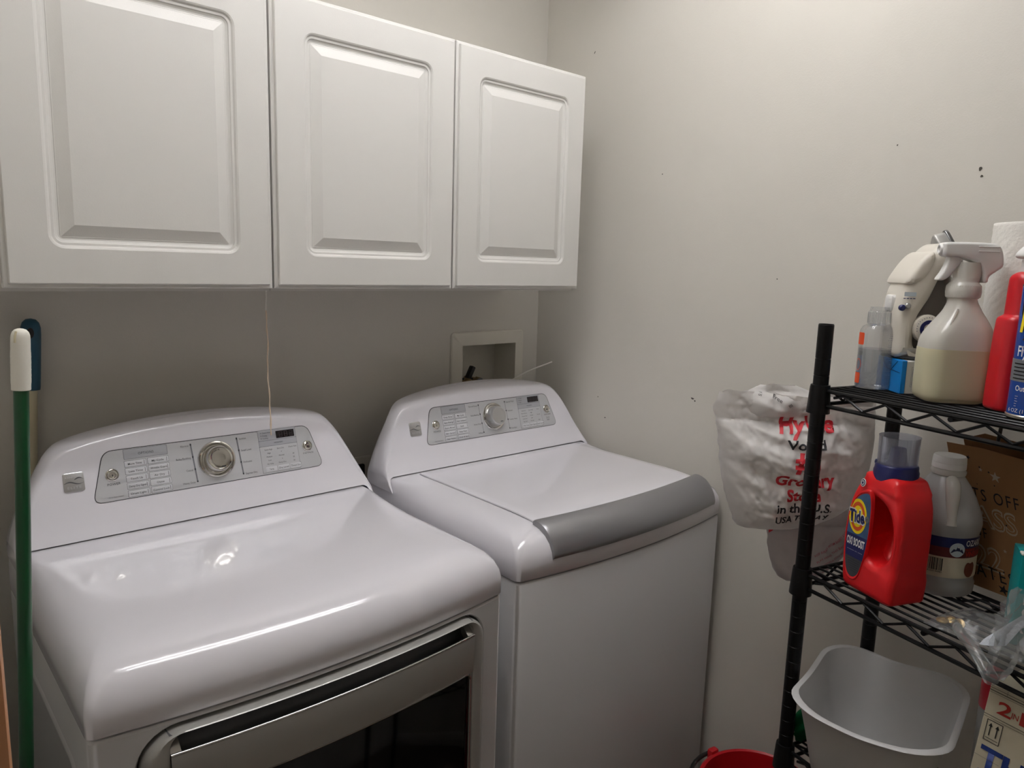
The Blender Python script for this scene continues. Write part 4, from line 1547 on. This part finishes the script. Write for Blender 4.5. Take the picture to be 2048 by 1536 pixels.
# --- kraft gift bag hanging askew from a hook
kb = thing('kraft_gift_bag', 'slouching brown kraft gift bag with star print hanging behind the vinegar jug', 'paper bag', SH(.138, .203, R2), math.radians(-104))
BWD, BHT, BDP = .190, .212, .045
g0 = lambda x, z: V((x, -.0006, z))
bm = NB()
th = .0008


def leaf(bm, pts, d):
    """thin paper panel out of four corner points, thickened along d"""
    a = [V(p) for p in pts]
    rings(bm, [a, [p + V(d) for p in a]], True, True, True)


leaf(bm, [(0, 0, 0), (BWD, 0, 0), (BWD, 0, BHT - .012), (.055, 0, BHT - .004), (.0, 0, BHT - .006)], (0, th, 0))
obj('front_panel', bm, 'kraft', kb, smooth=None)
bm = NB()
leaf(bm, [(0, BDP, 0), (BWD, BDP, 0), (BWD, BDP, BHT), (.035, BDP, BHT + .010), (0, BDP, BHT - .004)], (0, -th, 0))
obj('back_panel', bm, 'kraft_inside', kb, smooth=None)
bm = NB()
for x, s in ((0, 1), (BWD, -1)):
    pz = BHT - .012
    leaf(bm, [(x, th, .001), (x + s * .010, BDP / 2, .001), (x + s * .014, BDP / 2, pz), (x, th, pz)], (s * th, 0, 0))
    leaf(bm, [(x + s * .010, BDP / 2, .001), (x, BDP - th, .001), (x, BDP - th, pz), (x + s * .014, BDP / 2, pz)], (s * th, 0, 0))
obj('gusset', bm, 'kraft', kb, smooth=None)
bm = NB()
leaf(bm, [(.001, .001, .001), (BWD - .001, .001, .001), (BWD - .001, BDP - .001, .001), (.001, BDP - .001, .001)], (0, 0, th))
obj('bag_bottom', bm, 'kraft', kb, smooth=None)
bm = NB()
for s, x, z, h, w in (('TS OFF', .0600, .139, .0165, .066), ('OF', .030, .083, .0145, .018), ('UATES', .0330, .027, .0180, .071)):
    letters(bm, s, x, z, h, g0, w=w, spacing=1.25)
obj('lettering', bm, 'black_ink', kb, smooth=None)
bm = NB()
for s, x, z, h, w in (('ASS', .0550, .108, .0290, .060), ('22', .0350, .048, .0320, .040)):
    letters(bm, s, x, z, h, lambda a, c: V((a, -.0004, c)), w=w, bold=.030)
obj('lettering', bm, 'pale_ink', kb, smooth=None)
bm = NB()
for s, x, z, h, w in (('ASS', .0550, .108, .0270, .058), ('22', .0350, .048, .0300, .0385)):
    letters(bm, s, x, z, h, lambda a, c: V((a, -.0009, c)), w=w, bold=-.012)
obj('lettering', bm, 'kraft', kb, smooth=None)


def star(x, z, r, a0=.3):
    return [(x + (r if k % 2 == 0 else r * .4) * math.sin(a0 + k * PI / 5), z + (r if k % 2 == 0 else r * .4) * math.cos(a0 + k * PI / 5)) for k in range(10)]


bm = NB()
flat(bm, star(.118, .187, .010), g0)
flat(bm, star(.050, .0085, .0078), g0)
flat(bm, star(.030, .190, .0035), g0)
rr = random.Random(5)
for k in range(34):
    x, z, r = rr.uniform(.01, .18), rr.uniform(.01, .19), rr.uniform(.0006, .0015)
    flat(bm, [(x + r * math.cos(t), z + r * math.sin(t)) for t in [j * PI / 4 for j in range(8)]], g0)
obj('star_print', bm, 'black_ink', kb, smooth=None)
bm = NB()
for x, z, r in ((.066, .170, .008), (.085, .066, .005), (.046, .176, .003), (.062, .066, .003)):
    flat(bm, star(x, z, r, .1), g0)
obj('star_print', bm, 'pale_ink', kb, smooth=None)
for ch in [o for o in COL.objects if o.parent == kb]:
    for v in ch.data.vertices:
        v.co.x -= .30 * v.co.z
hk = NB()
hp0, hp1 = SH(.172, .168, S1 - .020), SH(.150, .2025, 1.236)
tube(hk, [tuple(hp0 + V((0, 0, .010))), tuple(hp0), tuple(hp0 * .5 + hp1 * .5 + V((0, 0, .002))), tuple(hp1)], .0026, 8)
tag(obj('hanging_strap', hk, 'black_plastic'), 'black strap hanging from the top shelf down to the kraft bag', 'strap')

# --- teal packet with white lettering
tp = thing('teal_carton', 'teal carton with vertical white lettering at the right end of the middle shelf', 'box', SH(.274, .060, R2 ), math.radians(-66))
obj('carton_body', rbox(0, .060, 0, .045, 0, .120, .0015), 'teal', tp)
obj('carton_flap', rbox(-.001, .012, -.001, .010, .1185, .1215, .0008, 1), 'white_card', tp)
g = lambda x, z: V((x, -.0006, z))
bm = NB()
letters(bm, 'ELEMENT', .018, .0845, .0095, g, rot=PI / 2, bold=.012, w=.060, shear=.12)
letters(bm, '2.05', .016, .040, .0160, g, rot=PI / 2, bold=.016, w=.050, shear=.12)
obj('lettering', bm, 'white_ink', tp, smooth=None)
bm = NB()
letters(bm, 'Fine Mist', .030, .110, .0042, g, rot=PI / 2, w=.030)
obj('lettering', bm, 'snow', tp, smooth=None)

# --- clear pouch with small metal pieces and a pad of lint
cb = thing('clear_pouch', 'crumpled clear plastic pouch holding small metal pieces on the middle shelf edge', 'pouch', SH(.190, .012, R2), AS)
NX, NY = 30, 18
PW, PD = .125, .085


def pouch(i, j, topside):
    x = PW * i / NX
    y = PD * j / NY
    e = min(1, 2.2 * min(i / NX, 1 - i / NX, j / NY, 1 - j / NY) * 2)
    h = .024 * math.sin(PI * min(1, max(0, j / NY))) ** .6 * (.55 + .45 * math.sin(PI * i / NX)) * e ** .5
    h += .006 * e * (noise.noise(V((x * 60, y * 60, 3))) + .6 * abs(noise.noise(V((x * 140, y * 90, 8)))))
    wob = .006 * noise.noise(V((x * 30, y * 30, 1)))
    z = .0006 + (max(0, h) if topside else .0004 + .0002 * e)
    return V((x + wob, y + wob + .012 * (x / PW), z))


bm = NB()
top = [[pouch(i, j, True) for j in range(NY + 1)] for i in range(NX + 1)]
bot = [[pouch(i, j, False) for j in range(NY + 1)] for i in range(NX + 1)]
rings(bm, top, False)
rings(bm, bot, False)
obj('pouch_film', bm, 'clear_film', cb, smooth=60)
# stiff tube-like fold running off the front of the shelf
pts = [(.030, .018, .010), (.055, -.004, .009), (.080, -.020, .006), (.100, -.032, -.003), (.112, -.036, -.012)]
bm = NB()
rs = []
for k, p in enumerate(catmull(pts, 4, False)):
    w = .0075 + .004 * k / 16
    rs.append([V(p) + V((w * math.cos(t) * .5, w * math.cos(t) * .6, w * .7 * math.sin(t))) for t in [q * PI / 5 for q in range(10)]])
rings(bm, rs, True, True, True)
obj('pouch_fold', bm, 'clear_film', cb, smooth=40)
for k, (x, y, r, m) in enumerate(((.014, .020, .0075, 'gold'), (.020, .028, .006, 'gold'), (.030, .030, .008, 'brass'), (.036, .018, .006, 'steel'))):
    bm = NB()
    lathe(bm, [(r * .5, .0), (r, .0008), (r, .0022), (r * .55, .0032), (r * .5, .0025)], 18)
    a = .5 + k
    xf(bm, lambda c: Matrix.Rotation(a * .35, 3, 'X') @ c + V((x, y, .0045 + (k % 2) * .002)))
    obj('metal_piece', bm, m, cb)
bm = NB()
rs = []
for i in range(13):
    t = i / 12
    w = .004 + .030 * t
    base = V((.078 + .040 * t, -.004 - .010 * t + .018 * t * t, .012 + .040 * t))
    rs.append([base + V((.30 * w * (2 * j / 10 - 1), .4 * w * (2 * j / 10 - 1), .85 * w * (2 * j / 10 - 1) + .002 * noise.noise(V((i, j, 2))))) for j in range(11)])
rings(bm, rs, False)
b2 = [[p + V((.002, -.0015, .001)) for p in r] for r in rs]
rings(bm, b2, False)
obj('lint_pad', bm, 'lint', cb, smooth=60)
bm = NB()
rs = []
for i in range(15):
    t = i / 14
    w = .010 + .016 * math.sin(PI * t * .7)
    base = V((.112 + .010 * t, -.030 + .030 * t, -.012 + .105 * t))
    rs.append([base + V((w * math.cos(a) * (.7 + .3 * math.sin(5 * a + i)), w * .55 * math.sin(a), .004 * noise.noise(V((i * .7, a * 3, 5))))) for a in [j * PI / 9 for j in range(18)]])
rings(bm, rs, True)
obj('pouch_neck', bm, 'clear_film', cb, smooth=40)

# ------------------------------------------------------------------ lower shelf
tb = thing('dish_tub', 'white plastic dish tub with a wavy rim on the lower shelf', 'tub', SH(.109, .064, R3 + .0004), AS + math.radians(24))
TA, TB_, THH = .099, .122, .1335


def tub_ring(k, z, r, wav=0., out=0.):
    pts = rrect(-TA * k - out, TA * k + out, -TB_ * k - out, TB_ * k + out, r, 8)
    pp = []
    for i in range(len(pts)):
        a, b = V(pts[i]), V(pts[(i + 1) % len(pts)])
        n = 10 if (a - b).length > .03 else 1
        for j in range(n):
            pp.append(a + (b - a) * j / n)
    res = []
    for p in pp:
        a = math.atan2(p.y / TB_, p.x / TA)
        w = wav * (-.0035 * math.cos(4 * a))
        res.append(V((p.x, p.y, z + w)))
    return res


bm = NB()
rings(bm, [tub_ring(.70, .0, .04), tub_ring(.735, .004, .044), tub_ring(.87, .075, .052, .3), tub_ring(.975, THH - .010, .058, .9), tub_ring(1, THH - .002, .062, 1, .003), tub_ring(1, THH + .0005, .062, 1, .006), tub_ring(1, THH + .001, .062, 1, .008), tub_ring(1, THH + .0028, .062, 1, .006), tub_ring(1, THH + .002, .060, 1, -.0005), tub_ring(.975, THH - .012, .056, .9, -.003), tub_ring(.87, .075, .050, .3, -.003), tub_ring(.735, .010, .042, 0, -.003), tub_ring(.69, .0045, .036, 0, -.004)], True, True, True)
tubo = obj('tub_body', bm, 'tub', tb, smooth=50)
rr = random.Random(11)
for k in range(11):
    x, y, r = rr.gauss(.035, .016), rr.gauss(-.02, .018), rr.uniform(.0006, .0016)
    bm = lathe(NB(), [(r, .0043), (r * .8, .0052), (.0001, .0055)], 8, (x, y, 0))
    obj('crumb', bm, 'scuff', tb)
gc = NB()
rs = []
for i in range(19):
    t = i / 18
    e = math.sin(PI * min(1, t * 1.02 + .02)) ** .5
    cx, cy, cz = .012 - .016 * t, -.060 + .075 * t, .030 - .006 * t
    rs.append([V((cx + .013 * e * math.cos(a) * (1 + .3 * math.sin(3 * a + 4 * t)), cy + .010 * math.sin(a * 2 + t * 6), cz + (.029 * e * math.sin(a)) + .006 * noise.noise(V((i * .4, a * 2, 4))))) for a in [j * PI / 9 for j in range(18)]])
rings(gc, rs, True, True, True)
gt = tag(obj('green_cloth', gc, 'green_cloth', loc=SH(-.006, .075, R3), rotz=AS, smooth=60), 'green cloth squeezed between the shelf post and the dish tub', 'cloth')

ca = thing('cleaner_carton', 'cream carton with blue and red lettering right of the dish tub', 'box', SH(.262, .010, R3), AS + math.radians(2))
obj('carton_body', rbox(0, .150, 0, .085, 0, .266, .0012, 1), 'carton', ca, smooth=None)
g = lambda x, z: V((x, -.0006, z))
bm = NB()
for z, h in ((.2610, .0008), (.2575, .0014), (.2552, .0005), (.2245, .0010), (.2215, .0006)):
    flat(bm, [(.0008, z), (.149, z), (.149, z + h), (.0008, z + h)], g)
flat(bm, [(.0008, .1665), (.03, .1665), (.03, .1669), (.0008, .1669)], g)
flat(bm, [(.020, .2575), (.0204, .2575), (.0204, .2655), (.020, .2655)], g)
obj('band_line', bm, 'carton_line', ca, smooth=None)
bm = NB()
letters(bm, '2', .0215, .2405, .0165, g, bold=.02, w=.016)
letters(bm, 'IN', .0335, .2380, .0075, g, w=.0075)
letters(bm, '1', .0425, .2395, .0165, g, bold=.02, w=.0065)
obj('lettering', bm, 'carton_red', ca, smooth=None)
bm = NB()
letters(bm, 'B', .0525, .2440, .0075, g, align='L')
letters(bm, 'D', .0515, .2340, .0095, g, align='L')
fo, fi = rrect(.0060, .0245, .1905, .2195, .0002, 1), rrect(.0068, .0237, .1914, .2186, .0002, 1)
rings(bm, [[g(*p) for p in fo], [g(*p) for p in fi]], True)
flat(bm, [(.0080, .1945), (.0225, .1945), (.0225, .1952), (.0080, .1952)], g)
for x in (.0112, .0190):
    flat(bm, [(x - .0006, .1985), (x + .0006, .1985), (x + .0006, .2110), (x + .0024, .2110), (x, .2160), (x - .0024, .2110), (x - .0006, .2110)], g)
obj('arrow_mark', bm, 'black_ink', ca, smooth=None)
bm = NB()
letters(bm, 'THI', .0065, .1690, .0265, g, bold=.04, align='L', w=.062)
obj('lettering', bm, 'carton_blue', ca, smooth=None)
bm = NB()
letters(bm, 'CL', .0035, .1385, .0240, g, bold=.03, align='L', w=.034)
obj('lettering', bm, 'carton_sky', ca, smooth=None)

for ch in [o for o in COL.objects if o.parent == ca]:
    for v in ch.data.vertices:
        v.co.x += .085 * v.co.z
sk = thing('spray_can', 'grey can with a red cap between the dish tub and the cream carton', 'can', SH(.236, .132, R3))
obj('can_body', lathe(NB(), [(.021, .0008), (.0225, .003), (.0225, .172), (.021, .177)], 32), 'can_grey', sk)
obj('can_cap', lathe(NB(), [(.0228, .170), (.0232, .171), (.0228, .212), (.0205, .222), (.016, .2255), (.001, .226)], 32), 'can_red', sk)

# ------------------------------------------------------------------ grocery bags hanging on the left end of the shelf
A0 = V((-.292, -1.093, 0))
BX = V((.68753, -.72616, 0))            # to the right as seen from the doorway
BN = V((-.72616, -.68753, 0))           # towards the viewer


def interp(rows, z):
    if z <= rows[0][0]:
        return rows[0][1:]
    for a, b in zip(rows, rows[1:]):
        if z <= b[0]:
            t = (z - a[0]) / (b[0] - a[0])
            return tuple(p + (q - p) * t for p, q in zip(a[1:], b[1:]))
    return rows[-1][1:]


def bagshape(rows, T, seed, dirs, amp):
    """front(x, z) gives a point of the bag skin on the viewer's side"""
    za, zb = rows[0][0], rows[-1][0]

    def d(x, z, s):
        xl, xr = interp(rows, z)
        u = min(1, max(0, (x - xl) / max(1e-5, xr - xl)))
        v = (z - za) / (zb - za)
        t = T * (4 * u * (1 - u)) ** .55 * (max(0, 1 - abs(2 * min(1, v / .8) - 1) ** 2.6) ** .6 * .75 + .25 * min(1, v * 4))
        e = min(1, 5 * min(u, 1 - u), 8 * v)
        f = 0
        for (ca, sa, fr, a) in dirs:
            q = x * ca + z * sa
            w = noise.noise(V((q * fr, (x * -sa + z * ca) * fr * .28, seed + s)))
            f += a * (1 - abs(w) * 2.2)
        f += amp * .7 * noise.noise(V((x * 55, z * 55, seed + 3 + s))) + amp * .35 * noise.noise(V((x * 130, z * 130, seed + 9 + s)))
        return (t + e * f * (1 if s == 0 else .6)) if s == 0 else -(t * .45 + e * f * .6)

    def P(x, z, s=0, off=0.):
        return A0 + BX * x + BN * (d(x, z, s) + off) + V((0, 0, z))
    return P


def bag_mesh(rows, P, nx=70, nz=56, ragged=.006, seed=0):
    za, zb = rows[0][0], rows[-1][0]
    bm = NB()
    fr, bk = [], []
    for i in range(nx + 1):
        f, b = [], []
        for j in range(nz + 1):
            v = j / nz
            z = za + (zb - za) * v
            xl, xr = interp(rows, z)
            x = xl + (xr - xl) * i / nx
            x += .0022 * noise.noise(V((z * 70, i / nx * 3, seed + 20))) * (1 if .02 < i / nx < .98 else 2)
            zz = z + ragged * noise.noise(V((x * 38, seed, 2))) * v ** 3
            f.append(P(x, zz if v > .99 else z))
            b.append(P(x, zz + (.006 * noise.noise(V((x * 30, 7, seed))) if v > .99 else 0), 1))
        fr.append(f)
        bk.append(b)
    rings(bm, fr, False)
    rings(bm, bk, False)
    for side in (0, nx):
        rings(bm, [fr[side], bk[side]], False)
    rings(bm, [[f[0] for f in fr], [b[0] for b in bk]], False)
    bmesh.ops.remove_doubles(bm, verts=bm.verts[:], dist=1e-6)
    return bm


ROW1 = [(1.042, -.186, -.150), (1.047, -.203, -.105), (1.058, -.212, -.068), (1.075, -.217, -.040), (1.10, -.226, -.010), (1.13, -.235, .000), (1.17, -.242, .006), (1.21, -.247, .008), (1.245, -.256, .006), (1.262, -.255, .004), (1.279, -.246, .001)]
P1 = bagshape(ROW1, .052, 4.0, ((.62, .78, 17, .0120), (.30, .95, 38, .0055), (.8, .6, 90, .0026)), .0075)
b1 = tag(obj('grocery_bag', bag_mesh(ROW1, P1, 110, 90, .008, 4), 'bag_film', smooth=70), 'crumpled white plastic grocery bag with red and black print, left of the shelf', 'plastic bag')
fb = lambda x, z: P1(x, z, 0, .0012)


def bagtext(items, m, fn, par):
    bm = NB()
    for s, x, z, h, k in items:
        t = text_bm(s, h, **k)
        xs = [v.co.x for v in t.verts]
        a, b = min(xs), max(xs)
        n = max(4, int((b - a) / .004))
        cutx(t, [a + (b - a) * i / n for i in range(1, n)])
        m_ = max(2, int(h / .004))
        cutx(t, [-h * .2 + 1.3 * h * i / m_ - h * .4 for i in range(m_ + 1)], 1)
        r = k.get('shear', 0) * 0 + .045
        add(bm, t, lambda c: fn(x + c.x, z + c.y + c.x * r))
    return obj('lettering', bm, m, par, smooth=None)


bagtext((('HyVee', -.113, 1.2330, .0250, dict(bold=.035, shear=.25, w=.088)), ('#1', -.115, 1.1780, .0290, dict(bold=.045, w=.040)), ('Grocery', -.114, 1.1460, .0180, dict(bold=.035, w=.092)), ('Store', -.115, 1.1205, .0180, dict(bold=.035, w=.054))), 'bag_red', fb, b1)
bagtext((('Voted', -.116, 1.2030, .0140, dict(bold=.025, w=.060)), ('in the U.S.', -.112, 1.0990, .0140, dict(bold=.025, w=.088)), ('USA TODAY', -.112, 1.0790, .0115, dict(bold=.025, w=.088))), 'bag_black', fb, b1)
# inner bag bulging out of the top, and the stretched handles
ROWI = [(1.235, -.20, -.10), (1.262, -.205, -.085), (1.280, -.200, -.095), (1.291, -.185, -.125)]
PI_ = bagshape(ROWI, .030, 9.0, ((.3, .95, 50, .004),), .005)
obj('inner_bag', bag_mesh(ROWI, PI_, 30, 18, .004, 9), 'bag_film', b1, smooth=70)
bm = NB()
for s, x, z, h, a in (('Free', -.160, 1.272, .0062, -.55), ('S:1', -.186, 1.277, .0045, 1.3), ('III', -.141, 1.262, .0055, .7)):
    letters(bm, s, x, z, h, lambda p, q: PI_(p, q, 0, .0015), rot=a, cuts=4)
obj('inner_print', bm, 'bag_black', b1, smooth=None)
bm = NB()
ends = [SH(.0, .118, S1 - .0045), SH(.0, .150, S1 - .0045)]
rs = []
for k in range(11):
    t = k / 10
    row = []
    for j in range(9):
        w = j / 8
        lo = P1(-.075 + .072 * w, 1.262, 0, .001)
        hi = ends[0] + (ends[1] - ends[0]) * w
        p = lo + (hi - lo) * t
        row.append(p + BN * (.006 * math.sin(PI * t)) * (1 if j % 2 else -.3) + V((0, 0, -.004 * math.sin(PI * t))))
    rs.append(row)
rs.append([p + VX * .0 + UX * .008 + V((0, 0, -.004)) for p in rs[-1]])
rings(bm, rs, False)
rings(bm, [[p + V((.0004, 0, .0006)) for p in r] for r in rs], False)
obj('bag_handle', bm, 'bag_film', b1, smooth=70)

ROW2 = [(.942, -.105, -.075), (.950, -.120, -.060), (.965, -.130, -.040), (.99, -.139, -.018), (1.02, -.145, .006), (1.045, -.146, .016), (1.075, -.135, .012)]
P2 = bagshape(ROW2, .034, 17.0, ((.75, .66, 30, .004),), .005)
P2o = P2
P2 = lambda x, z, s=0, off=0.: P2o(x, z, s, off) - BN * .022
b2 = tag(obj('store_bag', bag_mesh(ROW2, P2, 44, 40, .003, 17), 'bag_film_grey', smooth=70), 'thin pinkish plastic store bag bulging below the printed grocery bag', 'plastic bag')
bm = NB()
q = flat(NB(), [(-.1445, 1.062), (-.1440, 1.030), (-.1360, 1.040), (-.120, 1.062)], lambda a, b: V((a, b, 0)))
cutx(q, [-.14, -.135, -.13, -.125])
add(bm, q, lambda c: P2(c.x, c.y, 0, .0012))
obj('red_print', bm, 'bag_red', b2, smooth=None)
bm = NB()
for k, s in enumerate(('KEEP AWAY FROM BABIES AND CHILDREN', 'PLAY PENS. THIS BAG IS NOT A TOY', 'MANTENGA ESTA BOLSA DE PLASTICO', 'CARRITOS DE NI\u00d1OS O CORRALES')):
    letters(bm, s, -.036 + k * .005, 1.030 - k * .0115, .0040, lambda a, c: P2(a, c, 0, .0012), rot=.62, w=.092, cuts=18, bold=.006)
obj('lettering', bm, 'bag_pink', b2, smooth=None)

# ------------------------------------------------------------------ bucket on the floor
bk = thing('bucket', 'red plastic bucket on the floor between washer and shelf', 'bucket', (-.122, -.877, 0))
prof = [(.095, .0), (.098, .003), (.124, .330), (.127, .332), (.1325, .336), (.1335, .344), (.131, .352), (.126, .355), (.122, .352), (.121, .340), (.095, .008), (.001, .006)]
bkb = obj('bucket_body', lathe(NB(), prof, 56), 'bucket_red', bk, smooth=40)
an = math.radians(80)
for s in (0, PI):
    a = an + s
    obj('handle_ear', xf(rbox(-.012, .012, -.004, .012, .318, .362, .004), lambda c: V((.131 * math.cos(a) + c.x * -math.sin(a) + c.y * math.cos(a), .131 * math.sin(a) + c.x * math.cos(a) + c.y * math.sin(a), c.z))), 'bucket_red', bk)
pts = []
for k in range(25):
    t = PI * k / 24
    pts.append((.146 * math.cos(an) * math.cos(t) - .150 * math.sin(an) * -math.sin(t) * -1, .146 * math.sin(an) * math.cos(t) + .150 * math.cos(an) * -math.sin(t) * -1, .345 + .012 * math.sin(t)))
obj('bail_handle', tube(NB(), pts, .005, 10), 'black_plastic', bk)

for o in COL.objects:
    if o.parent and o.name.split('.')[0] in ('lettering', 'label_print', 'star_print', 'inner_print', 'arrow_mark', 'grip_bump', 'collar_rib', 'cap_rib', 'barcode', 'dial_marks', 'display_digits', 'indicator_marks', 'insect_print', 'label_lines', 'band_line', 'snow_print', 'emblem_swoosh', 'steam_symbol', 'button_symbol', 'head_rib', 'flap_crease'):
        o['kind'] = 'stuff'

# ------------------------------------------------------------------ final sizes: the back-wall group and the shelf group grow about one point
def grow(names, k):
    for o in [o for o in COL.objects if o.parent is None and o.name.split('.')[0] in names]:
        o.location = CAMP + (V(o.location) - CAMP) * k
        o.scale = V(o.scale) * k


grow(('wall_cabinet', 'hose_box', 'drain_line', 'wall_outlet', 'pull_cord'), KW)
grow(('wire_shelf_unit', 'hand_sanitizer_bottle', 'blue_white_carton', 'clothes_iron', 'power_cord', 'spray_bottle', 'red_spray_bottle', 'insecticide_can', 'paper_towel_roll', 'towel_holder', 'detergent_bottle', 'vinegar_jug', 'kraft_gift_bag', 'hanging_strap', 'teal_carton', 'clear_pouch', 'dish_tub', 'green_cloth', 'cleaner_carton', 'spray_can', 'grocery_bag', 'store_bag'), KS)
